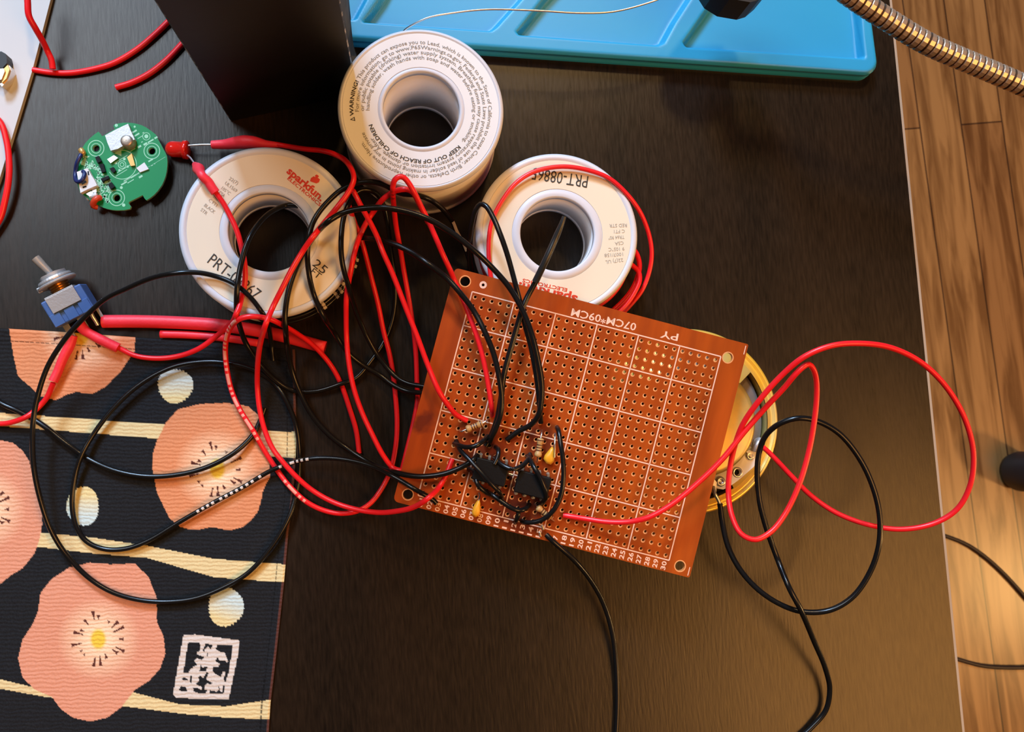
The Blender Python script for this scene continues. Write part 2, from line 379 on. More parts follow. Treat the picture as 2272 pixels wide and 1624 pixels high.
def sdf(P2, poly):
    d = np.full(P2.shape[:-1], 1e9); ins = np.zeros(P2.shape[:-1], bool); n = len(poly)
    for i in range(n):
        a = poly[i]; b = poly[(i+1) % n]; ab = b-a; ap = P2-a
        t = np.clip((ap @ ab)/(ab @ ab), 0, 1); d = np.minimum(d, np.linalg.norm(ap-t[..., None]*ab, axis=-1))
        c = ((a[1] > P2[..., 1]) != (b[1] > P2[..., 1])) & (P2[..., 0] < (b[0]-a[0])*(P2[..., 1]-a[1])/((b[1]-a[1]) or 1e-12)+a[0]); ins ^= c
    return np.where(ins, -d, d)
RC = .0055
def outer_sdf(Q):
    x = Q[..., 0]; y = Q[..., 1]; dx = np.maximum(RC-x, 0); dy = np.maximum(RC-y, 0)
    return np.where((x < RC) & (y < RC), np.hypot(dx, dy)-RC, -np.minimum(x, y))
# pull the corner in so the outline is round
Gx = G.copy(); so = outer_sdf(G)
for idx in np.argwhere(so > 0):
    i, j = idx; q = G[i, j]; c = np.array([RC, RC]); Gx[i, j] = c+(q-c)/np.linalg.norm(q-c)*RC
hgt = np.full(G.shape[:2], ZR)
for c in cps:
    s_ = -sdf(Gx, c); t = np.clip(s_/.0014, 0, 1); hgt = np.minimum(hgt, ZR-3.5*(t*t*(3-2*t)))
so = -outer_sdf(Gx); t = np.clip(1-so/.0012, 0, 1); hgt = hgt-1.1*t**2
mb = MB(); nu, nv = len(uu), len(vv); vs = []
for i in range(nu):
    for j in range(nv):
        q = o_+u_*float(Gx[i, j, 0])+v_*float(Gx[i, j, 1]); vs.append((q.x, q.y, ZT+hgt[i, j]*MM))
fs = [(i*nv+j, i*nv+j+1, (i+1)*nv+j+1, (i+1)*nv+j) for i in range(nu-1) for j in range(nv-1)]
mb.add(vs, fs, 0, True)
rim = [(i, 0) for i in range(nu-1, -1, -1)]+[(0, j) for j in range(1, nv)]
rv = []; 
for (i, j) in rim:
    p = Vector(vs[i*nv+j]); q2 = Gx[i, j]; n_ = (-v_ if i > 0 else -u_)
    if q2[0] < RC and q2[1] < RC:
        dd = np.array(q2)-RC; dd = dd/np.linalg.norm(dd); n_ = u_*float(dd[0])+v_*float(dd[1])
    prof = [(0, 0), (0, -1.2), (-.0006, -1.6), (-.0006, -2.3), (.0001, -2.7), (.0001, -(p.z-ZT)*1000)]
    rv.append([Vector((p.x+n_.x*a, p.y+n_.y*a, p.z+b*MM)) for a, b in prof])
flat = [v for r_ in rv for v in r_]; k = 6
mb.add(flat, [(i*k+j, (i+1)*k+j, (i+1)*k+j+1, i*k+j+1) for i in range(len(rv)-1) for j in range(k-1)], 0, True)
tag(mb.build('silicone_tray', M['silicone']), 'bright blue silicone mat with raised dividers along the top of the table', 'tray')

# ------------------------------------------------------------------ gooseneck arm and black lamp head
th = thing('gooseneck_arm', P(2080, 105, 0), 'bronze ribbed flexible metal arm crossing the top right corner', 'flexible arm')
pts = spl([P(1780, -95, 50), P(1850, -38, 46), P(1890, -8, 44), P(1960, 38, 42), P(2060, 98, 40), P(2170, 146, 38), P(2272, 190, 37), P(2400, 250, 36)], .00018)
rad = []; s_ = 0
for i, p in enumerate(pts):
    if i: s_ += (pts[i]-pts[i-1]).length
    ph = (s_/.0021) % 1; rad.append(1.0 if ph < .72 else (.93 if ph < .78 or ph > .94 else .84))
mb = MB(); mb.tube(pts, .0031, 0, 16, True, rad)
mb.sm = [False]*len(mb.sm)
for k_, f in enumerate(mb.f[:-2]):
    if rad[min(k_//16, len(rad)-1)] < .9: mb.m[k_] = 1
mb.build('flex_tube', [M['goose'], M['goose_dark']], th)
lh = P(1650, -30, 30); mb = MB(); quadprism(mb, [(1560, -70), (1590, -22), (1620, -3), (1665, 5), (1685, -1), (1705, -18), (1730, -60), (1700, -120), (1600, -120)], 25, 36)
mb.build('clip_head', M['rubber'], th)
mb = MB(); mb.tube(spl([P(1700, -90, 34), P(1740, -110, 42), P(1785, -92, 50)]), .0026, 0, 10); mb.build('joint', M['rubber'], th)

# ------------------------------------------------------------------ spools
def frame_at(c, tilt_axis=None, ang=0):
    T = TR(c)
    if tilt_axis is not None: T = T @ Matrix.Rotation(ang, 4, Vector(tilt_axis))
    return T
def spool(name, cpx, Rpx, lab_out, lab_in, hole, ztop, label, cat, kind, tilt=None, group=None):
    s = (H/MM-ztop)/F; R = Rpx*s*MM; ro = lab_out*s*MM; ri = lab_in*s*MM; rh = hole*s*MM
    ct = P(cpx[0], cpx[1], ztop)
    if tilt: T = TR(ct) @ Matrix.Rotation(tilt[1], 4, Vector(tilt[0])).to_4x4()
    else: T = TR(ct)
    h = ztop*MM if not tilt else ztop*MM - R*math.sin(abs(tilt[1]))*.98
    nrm = (T.to_3x3() @ Vector((0, 0, 1)))
    if kind == 'solder': h = ztop*MM
    th = thing(name, Vector((ct.x, ct.y, ZT)), label, cat, group)
    e = .0009
    mb = MB(); mb.lathe(T, [(rh, -.0002), (rh+.0004, 0), (ri-.0002, 0), (ri, -.0003), (ro, -.0003), (ro+.0003, 0.0001), (R-.0008, 0.0001), (R, -.0006), (R, -.0018), (R-.0006, -.0024), (rh+.002, -.0024), (rh, -.0024)], 128, 0, True, True)
    mb.build('top_flange', M['plastic'], th)
    mb = MB(); mb.lathe(T, [(rh, -.0024), (rh+.0018, -.0024), (rh+.0018, -h+.002), (rh, -h+.002)], 96, 0, True, True); mb.build('hub', M['plastic_side'], th)
    mb = MB(); mb.lathe(T, [(rh*.985, -h+.002), (R*.995, -h+.002), (R*.995, -h+.0004), (R*.98, -h), (rh*.985, -h)], 128, 0, True, True); mb.build('bottom_flange', M['plastic'], th)
    surf = lambda x, y: plane_hit(x, y, T @ Vector((0, 0, -.0001)), nrm)
    lb = MB(); lb.lathe(T, [(ri+.0002, -.0003), (ri+.0002, -.00018), (ro-.0001, -.00018), (ro-.0001, -.0003)], 128, 0, False)
    return th, T, R, h, rh, surf, lb, ct
def arc_text(lb, T, s, r, a0, a1, size, mi, bold=0, z=-.0001):
    vs, fs = text2d(s, bold); x0 = min(v.x for v in vs); x1 = max(v.x for v in vs)
    out = []
    for v in vs:
        a = math.radians(a0+(a1-a0)*(v.x-x0)/(x1-x0)); rr = r+v.y*size
        out.append(T @ Vector((rr*math.cos(a), rr*math.sin(a), z)))
    lb.add(out, fs, mi)
# solder spool
th, T, R, h, rh, surf, lb, ct = spool('solder_spool', (935, 242), 186, 176, 96, 86, 29, 'tall white solder spool with a round warning label, behind the two wire spools', 'spool', 'solder')
k_ = R/186
for s, r, a0, a1, mi, bo in (("WARNING!", 151, 187.5, 157, 1, .02), ("This product can expose you to Lead, which is known to the State of California to cause Cancer, Birth Defects, or other Reproductive Harm.", 151, 155, -149, 2, .004),
        ("For more information, go to www.P65Warnings.ca.gov. Federal and State Laws prohibit the use of lead solder in making joints in any private", 139, 184, -156, 2, .004),
        ("or public potable (drinking) water supply system. Breathing fumes may cause respiratory system irritation or damage. After", 127.5, 183.5, -148, 2, .004),
        ("handling solder, wash hands with soap and water before eating or smoking.", 115.5, 183, -38, 2, .004), ("KEEP OUT OF REACH OF CHILDREN", 115.5, -44, -161, 1, .02)):
    arc_text(lb, T, s, r*k_, a0, a1, 12.4*k_, mi, bo)
a = math.radians(190.5); c = Vector((math.cos(a), math.sin(a), 0)); tn = Vector((-c.y, c.x, 0))*-1
tri = [(150, -4.5), (150, 5.5), (161, .5)]; tri2 = [(152, -2), (152, 3.2), (157.5, .5)]
vs = [T @ Vector(((c*r*k_+tn*q*k_).x, (c*r*k_+tn*q*k_).y, -.0001)) for r, q in tri+tri2]
lb.add(vs, [(0, 1, 4, 3), (1, 2, 5, 4), (2, 0, 3, 5)], 1)
lb.build('paper_label', [M['label_white'], M['ink'], M['ink_grey']], th)
mb = MB(); mb.lathe(T, [(R*.93, -.0024), (R*.972, -.0026), (R*.972, -h+.0015), (R*.93, -h+.002)], 128, 0, True); mb.build('body_band', M['plastic_side'], th)
# black wire spool (left)
th, T, R, h, rh, surf, lb, ct = LSP = spool('wire_spool', (598, 515), 188.5, 173, 104, 87, 20.5, 'spool of black hook-up wire with a cream label reading 25 FT, left of centre', 'spool', 'wire', tilt=((0.25, 1, 0), math.radians(5.5)), group=None)
for s, a, b, cap, mi, bo in (('PRT-08867', (459, 582), (566, 666), 27, 1, .0), ('25', (692, 588), (717, 609), 20, 1, 0), ('FT', (688, 605), (706, 620), 15, 1, 0),
        ('22(7)', (507, 398), (526, 410), 8, 2, 0), ('UL1569', (498, 408), (523, 427), 8, 2, 0), ('105°C', (490, 419), (508, 433), 8, 2, 0), ('CSA', (484, 429), (496, 438), 8, 2, 0), ('TR64 90°', (471, 437), (495, 457), 8, 2, 0), ('C FT1', (462, 446), (479, 459), 8, 2, 0), ('BLACK', (452, 457), (474, 474), 8, 2, 0), ('STR', (444, 467), (457, 477), 8, 2, 0),
        ('ELECTRONICS', (637, 397), (709, 458), 8, 3, .02)):
    place_text(lb, s, a, b, cap, surf, mi, bo)
place_text(lb, 'sparkfun.', (635, 382), (712, 447), 17, surf, 3, .035)
lb.add([surf(*q) for q in [(688, 402), (690, 395), (696, 391), (700, 393), (699, 389), (703, 387), (708, 391), (705, 394), (710, 398), (708, 404), (702, 407), (696, 405)]], [list(range(12))], 3)
lb.build('paper_label', [M['label_cream'], M['ink'], M['ink_soft'], M['ink_red']], th)
def winding(th, T, R, h, rh, mat_, seed, name='wire_winding'):
    rnd = random.Random(seed); mb = MB(); pts = []; n = 14; rr = R*.93
    mb.lathe(T, [(rh+.0018, -.003), (rr-.001, -.003), (rr-.001, -h+.0026), (rh+.0018, -h+.0026)], 96, 0, True)
    for i in range(n):
        z = -.0036-(h-.0066)*i/(n-1)
        for j in range(60):
            a = 2*math.pi*j/60; pts.append(T @ Vector(((rr-.0003+rnd.uniform(0, .0002))*math.cos(a), (rr)*math.sin(a), z-(h-.007)/(n)*j/60*.9)))
    mb.tube(pts, .00078, 0, 6); mb.build(name, mat_, th)
winding(th, T, R, h, rh, M['black'], 1)
# loose coils pushed out past the rim, lower right
for q, (r_, z_) in enumerate(((1.00, -7), (1.03, -10), (.99, -13))):
    mb = MB(); mb.tube(spl([T @ Vector((R*r_*(.93 if j in (0, 16) else 1)*math.cos(math.radians(-100+8.8*j)), R*r_*(.93 if j in (0, 16) else 1)*math.sin(math.radians(-100+8.8*j)), z_*MM)) for j in range(17)]), .00078, 0, 8, marks=lambda t: (int(t*110) % 3 == 0) and .3 < t < .75); mb.build('loose_turn', [M['black'], M['print']], th)
# red wire spool (right)
th, T, R, h, rh, surf, lb, ct = spool('wire_spool', (1237, 519), 186, 171, 103, 85, 17.3, 'spool of red hook-up wire with a cream label partly under the orange board', 'spool', 'wire')
for s, a, b, cap, mi, bo in (('PRT-08865', (1306, 391), (1183, 372), -1, 1, 0), ('22(7) UL', (1382, 573), (1343, 578), 8, 2, 0), ('1007/158', (1382, 560), (1341, 563), 8, 2, 0), ('9 105°C', (1385, 548), (1350, 550), 8, 2, 0), ('CSA', (1383, 535), (1364, 537), 8, 2, 0), ('TR64 90°', (1385, 522), (1350, 524), 8, 2, 0), ('C FT1', (1386, 509), (1362, 510), 8, 2, 0), ('RED STR', (1391, 496), (1352, 497), 8, 2, 0),
        ('ELECTRONICS', (1259, 640), (1160, 618), 8, 3, .02), ('sparkfun.', (1282, 657), (1152, 626), 20, 3, .03)):
    if cap < 0: cap = 28
    place_text(lb, s, a, b, cap, surf, mi, bo)
lb.build('paper_label', [M['label_cream'], M['ink'], M['ink_soft'], M['ink_red']], th)
winding(th, T, R, h, rh, M['red'], 2)
mb = MB(); cc = T @ Vector((0, 0, 0))
mb.tube(spl([T @ Vector((R*q*math.cos(math.radians(a)), R*q*math.sin(math.radians(a)), z*MM)) for a, q, z in ((-110, .93, -6), (-85, .97, -6), (-65, 1.0, -6), (-45, 1.01, -5.5), (-28, .99, -5), (-12, .94, -5))]), .00078, 0, 8); mb.build('loose_turn', M['red'], th)

for pth in ([(1396, 545, 8), (1412, 562, 8), (1419, 590, 8), (1412, 622, 8), (1397, 650, 8), (1374, 676, 8), (1345, 700, 8)], [(1398, 585, 10.5), (1416, 602, 10.5), (1419, 622, 10.5), (1406, 652, 10.5), (1386, 680, 10.5), (1360, 704, 10.5)]):
    mb = MB(); mb.tube(spl([P(*q) for q in pth]), .00078, 0, 8); mb.build('loose_turn', M['red'], th)

# ------------------------------------------------------------------ perfboard
BZ = dict(tl=19.4, tr=23.8, br=20.1, bl=15.7)
cTL, cTR, cBR, cBL = P(1010, 594, 19.4), P(1661, 764, 23.8), P(1530, 1282, 20.1), P(872, 1112, 15.7)
bo = cTL; bx = ((cTR-cTL)+(cBR-cBL)).normalized(); by = ((cBL-cTL)+(cBR-cTR)); bn = bx.cross(by).normalized()
if bn.z < 0: bn = -bn
BW, BH = 90.0, 70.0
def B(x, y, h=0.0):
    """board coordinates in mm (x right, y down, h up)"""
    u = x/BW; v = y/BH
    p = cTL*(1-u)*(1-v)+cTR*u*(1-v)+cBR*u*v+cBL*(1-u)*v
    return p+bn*h*MM
bc = (cTL+cTR+cBR+cBL)/4
def Pb(px, py, h=0.0): return plane_hit(px, py, bc+bn*h*MM, bn)
def zb(px, py, h=0.0): return (Pb(px, py, h).z-ZT)/MM
board = thing('perfboard', Vector((bc.x, bc.y, ZT+.015)), 'orange brown perforated circuit board with white printed grid and numbers along one edge', 'circuit board')
gx0, gx1, gy0, gy1 = 6.6, 82.8, 5.5, 66.6
px_, py_ = (gx1-gx0)/30, (gy1-gy0)/24
hc = [(gx0+px_*(i+.5), gy0+py_*(j+.5)) for i in range(30) for j in range(24)]
def inv_board(X, Y):
    q = Pb(X, Y)-cTL; ux = (cTR-cTL); vy = (cBL-cTL); A = np.array([[ux.x, vy.x], [ux.y, vy.y]]); s_ = np.linalg.solve(A, [q.x, q.y]); return (float(s_[0])*BW, float(s_[1])*BH)
mounts = [inv_board(*q) for q in ((1032, 624), (1615, 793), (1510, 1251), (905, 1097))]
mounts = [(min(max(a, 3.0), BW-3), min(max(b, 2.6), BH-2.6)) for a, b in mounts]
fid = inv_board(1072, 632)
out = []
for cx_, cy_, a0 in ((1.2, 1.2, 180), (BW-.5, .5, 270), (BW-.6, BH-.6, 0), (1.5, BH-1.5, 90)):
    r_ = min(cx_, BW-cx_); 
    for k in range(5):
        a = math.radians(a0+22.5*k); out.append((cx_+r_*math.cos(a), cy_+r_*math.sin(a)))
vs, fs = extr(out, [circ(x, y, .44, 8) for x, y in hc]+[circ(x, y, 1.45, 24) for x, y in mounts]+[circ(*fid, .45, 8)], 1.5)
mb = MB(); fm = []
for f in fs:
    zs = [vs[i].z for i in f]; fm.append(0 if max(zs)-min(zs) < .1 else 1)
mb.add([B(v.x, v.y, v.z) for v in vs], fs, fm)
def ring(mb, x, y, ri, ro, h, mi, n=12, fn=B):
    vs = [fn(*circ(x, y, ri, n)[i], h) for i in range(n)]+[fn(*circ(x, y, ro, n)[i], h) for i in range(n)]
    mb.add(vs, [(j, n+j, n+(j+1) % n, (j+1) % n) for j in range(n)], mi)
for x, y in hc:   # pale crescent rim, offset down-left, round each drilled hole
    n = 10; a0 = math.radians(200)
    vi = circ(x, y, .45, n); vo = [(x-.10+.64*math.cos(2*math.pi*i/n), y+.15+.64*math.sin(2*math.pi*i/n)) for i in range(n)]
    mb.add([B(*q, .012) for q in vi]+[B(*q, .012) for q in vo], [(j, n+j, n+(j+1) % n, (j+1) % n) for j in range(n)], 3)
for x, y in mounts: ring(mb, x, y, 1.45, 1.75, .012, 3, 24)
ring(mb, *fid, .45, 1.1, .02, 2)
mb.build('board', [M['phenolic'], M['phenolic_wall'], M['silk'], M['hole_rim']], board)
# soldering flux has stained the board around the joints
_nt = M['phenolic'].node_tree; _b = _nt.nodes['Principled BSDF']; _src = _b.inputs['Base Color'].links[0].from_socket
_tc = [n for n in _nt.nodes if n.type == 'TEX_COORD'][0]; _L = _nt.links.new
_nz = _nt.nodes.new('ShaderNodeTexNoise'); _nz.inputs['Scale'].default_value = 260; _L(_tc.outputs['Object'], _nz.inputs[0])
for _c, _r in (((1075, 1000), .0105), ((1165, 1095), .0125), ((1195, 975), .007), ((1150, 1150), .008), ((938, 935), .003)):
    _p = Pb(*_c)-LOC[board.name]
    _d = _nt.nodes.new('ShaderNodeVectorMath'); _d.operation = 'DISTANCE'; _L(_tc.outputs['Object'], _d.inputs[0]); _d.inputs[1].default_value = _p
    _a = _nt.nodes.new('ShaderNodeMath'); _a.operation = 'MULTIPLY_ADD'; _L(_nz.outputs[0], _a.inputs[0]); _a.inputs[1].default_value = -.007; _L(_d.outputs['Value'], _a.inputs[2])
    _m = _nt.nodes.new('ShaderNodeMapRange'); _m.inputs[1].default_value = _r*.25-.003; _m.inputs[2].default_value = _r-.003; _m.inputs[3].default_value = .8; _m.inputs[4].default_value = 0; _L(_a.outputs[0], _m.inputs[0])
    _x = _nt.nodes.new('ShaderNodeMix'); _x.data_type = 'RGBA'; _L(_m.outputs[0], _x.inputs[0]); _L(_src, _x.inputs[6]); _x.inputs[7].default_value = (.10, .012, .005, 1); _src = _x.outputs[2]
_L(_src, _b.inputs['Base Color'])
# printed grid, numbers and texts
sk = MB()
def strip(x0, y0, x1, y1, w_=.34):
    d = Vector((x1-x0, y1-y0)); n = Vector((-d.y, d.x)).normalized()*w_/2; K = 6
    for k in range(K):
        a = Vector((x0, y0))+d*k/K; b = Vector((x0, y0))+d*(k+1)/K
        sk.add([B(a.x-n.x, a.y-n.y, .03), B(b.x-n.x, b.y-n.y, .03), B(b.x+n.x, b.y+n.y, .03), B(a.x+n.x, a.y+n.y, .03)], [(0, 1, 2, 3)], 0)
for i in range(7): strip(gx0+px_*5*i, gy0, gx0+px_*5*i, gy1)
for j in (0, 4, 9, 14, 19, 24): strip(gx0, gy0+py_*j, gx1, gy0+py_*j)
def btext(s, x0, y0, dx, dy, length, cap, bold=.0):
    """text on the board: origin x0,y0; direction dx,dy (board mm)"""
    vs, fs = text2d(s, bold); a = min(v.x for v in vs); b = max(v.x for v in vs)
    d = Vector((dx, dy)).normalized(); n = Vector((d.y, -d.x))
    o = [Vector((x0, y0))+d*((v.x-a)/(b-a)*length)+n*(v.y*cap/.73) for v in vs]
    sk.add([B(q.x, q.y, .03) for q in o], fs, 0)
for i in range(30):
    if i+1 in (16,): continue
    btext('%02d' % (i+1) if i+1 != 17 else '7', gx0+px_*(i+.5)+.75, BH-.35 if i+1 != 17 else BH-.9, 0, -1, 2.5 if i+1 != 17 else 1.2, 1.45, .02)
a = inv_board(1413, 718); b = inv_board(1270, 684); btext('07CM*09CM', a[0], a[1], b[0]-a[0], b[1]-a[1], math.dist(a, b), 2.3, .01)
a = inv_board(1506, 741); b = inv_board(1467, 733); btext('PY', a[0], a[1], b[0]-a[0], b[1]-a[1], math.dist(a, b), 2.2, .01)
strip(BW-.7, .6, BW-.7, 3.2, .25); strip(BW-.7, BH-3, BW-.7, BH-.5, .25)
sk.build('printed_grid', M['silk'], board)
board.children[-1]['label'] = 'pale pink printed grid, numbers and lettering'
# components --------------------------------------------------------
def bmat_at(px, py, h, dirpx=None):
    """matrix with local x along the board row, z out of the board"""
    p = Pb(px, py, h); x = bx.copy()
    if dirpx: x = (Pb(px+dirpx[0], py+dirpx[1], h)-p).normalized()
    y = bn.cross(x).normalized(); return Matrix(((x.x, y.x, bn.x, p.x), (x.y, y.y, bn.y, p.y), (x.z, y.z, bn.z, p.z), (0, 0, 0, 1)))
def dip(px, py, label):
    T = bmat_at(px, py, 0); ch = MB(); ch.box(T, (.0096, .0064, .0036), 0, (0, 0, .0033), .0003)
    ch.cyl(T @ TR((-.0035, 0, .0051)), .0008, 0, .00006, 0, 14)
    o = ch.build('chip', M['chip'], board); o['label'] = label
    for sx in (-1.5, -.5, .5, 1.5):
        for sy in (-1, 1):
            p = MB(); p.box(T, (.0007, .00025, .0028), 0, (sx*.00254, sy*.0038, .0016)); p.box(T, (.0007, .0007, .00025), 0, (sx*.00254, sy*.0035, .0030)); p.cyl(T @ TR((sx*.00254, sy*.0039, 0)), .0005, .0, .0005, 0, 8)
            p.build('pin', M['solder'], o)
dip(1088, 1044, 'left black chip under the crossing jumpers'); dip(1180, 1072, 'right black chip')
def resistor(a, b, h, label=None, lead_a=None, lead_b=None, r=.00095):
    A, Bb = Pb(*a, h), Pb(*b, h); d = Bb-A; L_ = d.length; z = d.normalized(); x = z.orthogonal().normalized(); y = z.cross(x)
    T = Matrix(((x.x, y.x, z.x, A.x), (x.y, y.y, z.y, A.y), (x.z, y.z, z.z, A.z), (0, 0, 0, 1)))
    o = MB(); prof = [(.0001, 0), (r*.85, .0001), (r*1.12, L_*.08), (r*1.12, L_*.2), (r*.86, L_*.27), (r*.86, L_*.73), (r*1.12, L_*.8), (r*1.12, L_*.92), (r*.85, L_-.0001), (.0001, L_)]
    o.lathe(T, prof, 16, 0)
    ob = o.build('resistor', M['resistor'], board)
    for t in (.32, .46, .60, .85):
        q = MB(); rr = r*(.89 if t < .8 else 1.15); q.lathe(T, [(rr, L_*t), (rr, L_*(t+.07))], 16, 0); q.build('colour_band', M['band'], ob)
    for l in (lead_a, lead_b):
        if l: q = MB(); q.tube(spl([Pb(*p, hh) for p, hh in l], .0004), .00027, 0, 6); q.build('wire_lead', M['solder'], ob)
resistor((1034, 953), (1071, 939), 2.4, None, [((1034, 953), 2.4), ((1024, 957), 2.2), ((1017, 954), 0)], [((1071, 939), 2.4), ((1079, 934), 2.2), ((1085, 929), 0)])
resistor((1193, 1014), (1200, 972), 3.0, None, [((1193, 1014), 3.0), ((1192, 1024), 1.2), ((1192, 1026), 0)], [((1200, 972), 3.0), ((1202, 962), 2.6), ((1203, 955), 0)])
resistor((1192, 1124), (1222, 1150), 2.0, None, [((1192, 1124), 2.0), ((1187, 1118), 0)], [((1222, 1150), 2.0), ((1229, 1156), 0)])
def discap(pix, h, lead):
    o = MB(); n = len(pix); top = [Pb(x, y, h+1.6) for x, y in pix]; cen = Pb(sum(q[0] for q in pix)/n, sum(q[1] for q in pix)/n, h+1.6)
    up = bn*MM; r0 = [cen+(t-cen)*.7+up*.55 for t in top]; r1 = top; r2 = [t-up*1.0 for t in top]; r3 = [cen+(t-cen)*.7-up*1.5 for t in top]
    vs = r0+r1+r2+r3+[cen+up*.75]; fs = [(n*a+j, n*a+n+j, n*a+n+(j+1) % n, n*a+(j+1) % n) for a in range(3) for j in range(n)]+[(j, (j+1) % n, 4*n) for j in range(n)]
    o.add(vs, fs, 0, True); ob = o.build('disc_capacitor', M['capdisc'], board)
    for l in lead: q = MB(); q.tube(spl([Pb(*p, hh) for p, hh in l], .0004), .00028, 0, 6); q.build('wire_lead', M['solder'], ob)
discap([(1064, 1107), (1060, 1110), (1052, 1121), (1047, 1135), (1048, 1143), (1055, 1148), (1063, 1144), (1066, 1134), (1066, 1118)], .3, [[((1062, 1112), 2), ((1064, 1100), .8), ((1063, 1094), 0)]])
discap([(1225, 991), (1219, 998), (1209, 1010), (1206, 1018), (1212, 1028), (1222, 1031), (1230, 1024), (1231, 1008), (1230, 995)], .3, [[((1229, 996), 2.2), ((1231, 976), 3.0), ((1232, 966), 2.2), ((1232, 962), 0)], [((1230, 1015), 3.2), ((1231, 985), 3.4), ((1232, 970), 2.6)]])
for pl in ([(1236, 948, 0), (1239, 955, 2.5), (1244, 985, 4.5), (1249, 1020, 5), (1250, 1060, 5), (1244, 1100, 4.5), (1228, 1132, 4), (1205, 1152, 3), (1180, 1159, 2), (1163, 1158, .8), (1158, 1156, 0)],
           [(1098, 1016, 1), (1104, 1022, 4.5), (1115, 1032, 6), (1138, 1041, 7), (1158, 1034, 6), (1170, 1022, 4), (1176, 1012, 1), (1176, 1008, 0)],
           [(1170, 1012, .2), (1176, 1020, 4), (1186, 1038, 6.5), (1199, 1060, 7), (1209, 1085, 6.5), (1211, 1103, 5), (1203, 1116, 2.5), (1195, 1121, .2)],
           [(1008, 984, .2), (1018, 988, 3), (1035, 992, 5), (1055, 989, 6), (1070, 980, 5), (1082, 968, 1)],
           [(1012, 978, .2), (1022, 1000, 4), (1040, 1018, 6), (1062, 1042, 7.5), (1085, 1068, 8), (1104, 1088, 7), (1112, 1100, 4), (1114, 1108, .3)],
           [(1075, 1090, .2), (1092, 1098, 3), (1112, 1112, 4), (1135, 1127, 4.5), (1152, 1132, 4), (1168, 1127, 2), (1174, 1118, .3)],
           [(1100, 992, .2), (1106, 1000, 4), (1104, 1015, 5), (1097, 1030, 5.3)],
           [(1148, 1128, 2.5), (1150, 1140, 3.4), (1146, 1152, 2.5), (1143, 1159, .2)],
           [(1040, 1040, .2), (1052, 1050, 3), (1060, 1075, 5), (1078, 1092, 4), (1100, 1102, .2)]):
    q = MB(); q.tube(spl([Pb(a, b, c) for a, b, c in pl], .0005), .00072, 0, 8); q.build('jumper_wire', M['black'], board)
for a, b in ((1133, 1053), (1204, 1170), (1198, 1185)):
    q = MB(); q.box(bmat_at(a, b, 1.2, (3, 1) if a == 1133 else (1, 4)), (.0016, .0007, .0007), 0, (0, 0, 0), .0002); q.build('solder_joint', M['solder'], board)

# ------------------------------------------------------------------ speaker
sc_ = P(1529, 934, 2.5); SR = .0294; T = TR(Vector((sc_.x, sc_.y, ZT)))
sp = thing('speaker', Vector((sc_.x, sc_.y, ZT)), 'round speaker with shiny yellow metal frame lying face down under the board', 'speaker')
RI = .0250
mb = MB(); mb.lathe(T, [(SR-.0005, 0), (SR, .0006), (SR, .0022), (SR-.0004, .0026), (SR-.0013, .0026), (SR-.0015, .0021), (SR-.0022, .0021), (SR-.0025, .0027), (SR-.0033, .0029), (SR-.0036, .0038), (RI, .0048), (.0172, .0085), (.0150, .0100), (.0150, .0095), (.0170, .0080), (RI, .0043), (SR-.0042, .002), (SR-.005, 0)], 180, 0, True, True,
        skip=lambda i, a: i in (10, 14) and any(abs((a-c+180) % 360-180) < w_ for c, w_ in ((4, 35), (90, 20), (180, 34), (272, 30))))
mb.build('frame', M['gold'], sp)
mb = MB(); mb.lathe(T, [(SR-.005, .0012), (.0175, .0030), (.015, .0055), (.0001, .006)], 72, 0, True); mb.build('cone', M['cone'], sp)
mb = MB(); mb.lathe(T, [(.0145, .0095), (.0160, .0098), (.0167, .0104), (.0167, .0150), (.0160, .0157), (.0150, .0160), (.0001, .0160)], 96, 0, True); mb.build('magnet_cap', M['magnet'], sp)
mb = MB(); mb.lathe(T, [(.0150, .0090), (.0176, .0090), (.0176, .0102), (.0150, .0102)], 96, 0, True); mb.build('magnet_washer', M['cone'], sp)
# terminal strip
mb = MB()
def pxpoly(pix, z, t):
    return [(P(x, y, z).x, P(x, y, z).y) for x, y in pix]
tp = [(1585, 1055), (1600, 1042), (1625, 1027), (1640, 1012), (1652, 998), (1664, 990), (1678, 998), (1680, 1022), (1672, 1036), (1640, 1064), (1618, 1080), (1605, 1086), (1592, 1084), (1584, 1072)]
vs, fs = extr(pxpoly(tp, 9, 0), [circ(P(1636, 1048, 9).x, P(1636, 1048, 9).y, .0010, 14)], .0008)
mb.add([Vector((v.x, v.y, ZT+.009+v.z)) for v in vs], fs, 0); ts = mb.build('terminal_strip', M['cream'], sp)
for (x, y, r, k) in ((1663, 1011, .0015, 'rivet'), (1598, 1068, .0017, 'rivet'), (1636, 1048, .0016, 'eyelet')):
    c = P(x, y, 9); q = MB()
    if k == 'rivet': q.lathe(TR(c), [(.0001, .0004), (r*.35, .0003), (r*.5, .0009), (r*.85, .0006), (r, 0)], 20)
    else: q.lathe(TR(c), [(.0010, 0), (.0011, .0004), (.0015, .0004), (.0017, 0)], 20)
    q.build(k, M['solder'], ts)
q = MB(); q.poly(I4, pxpoly([(1655, 1002), (1668, 994), (1672, 975), (1683, 970), (1690, 980), (1688, 992), (1678, 1002), (1668, 1018)], 9.6, 0), ZT+.0092, ZT+.0098)
q.tube(spl([P(1672, 1000, 10), P(1681, 985, 11), P(1686, 975, 10)]), .0009, 0, 8); q.tube(spl([P(1664, 965, 6), P(1668, 978, 9), P(1676, 990, 10)]), .0002, 0, 6); q.build('solder_lug', M['steel_dull'], sp)
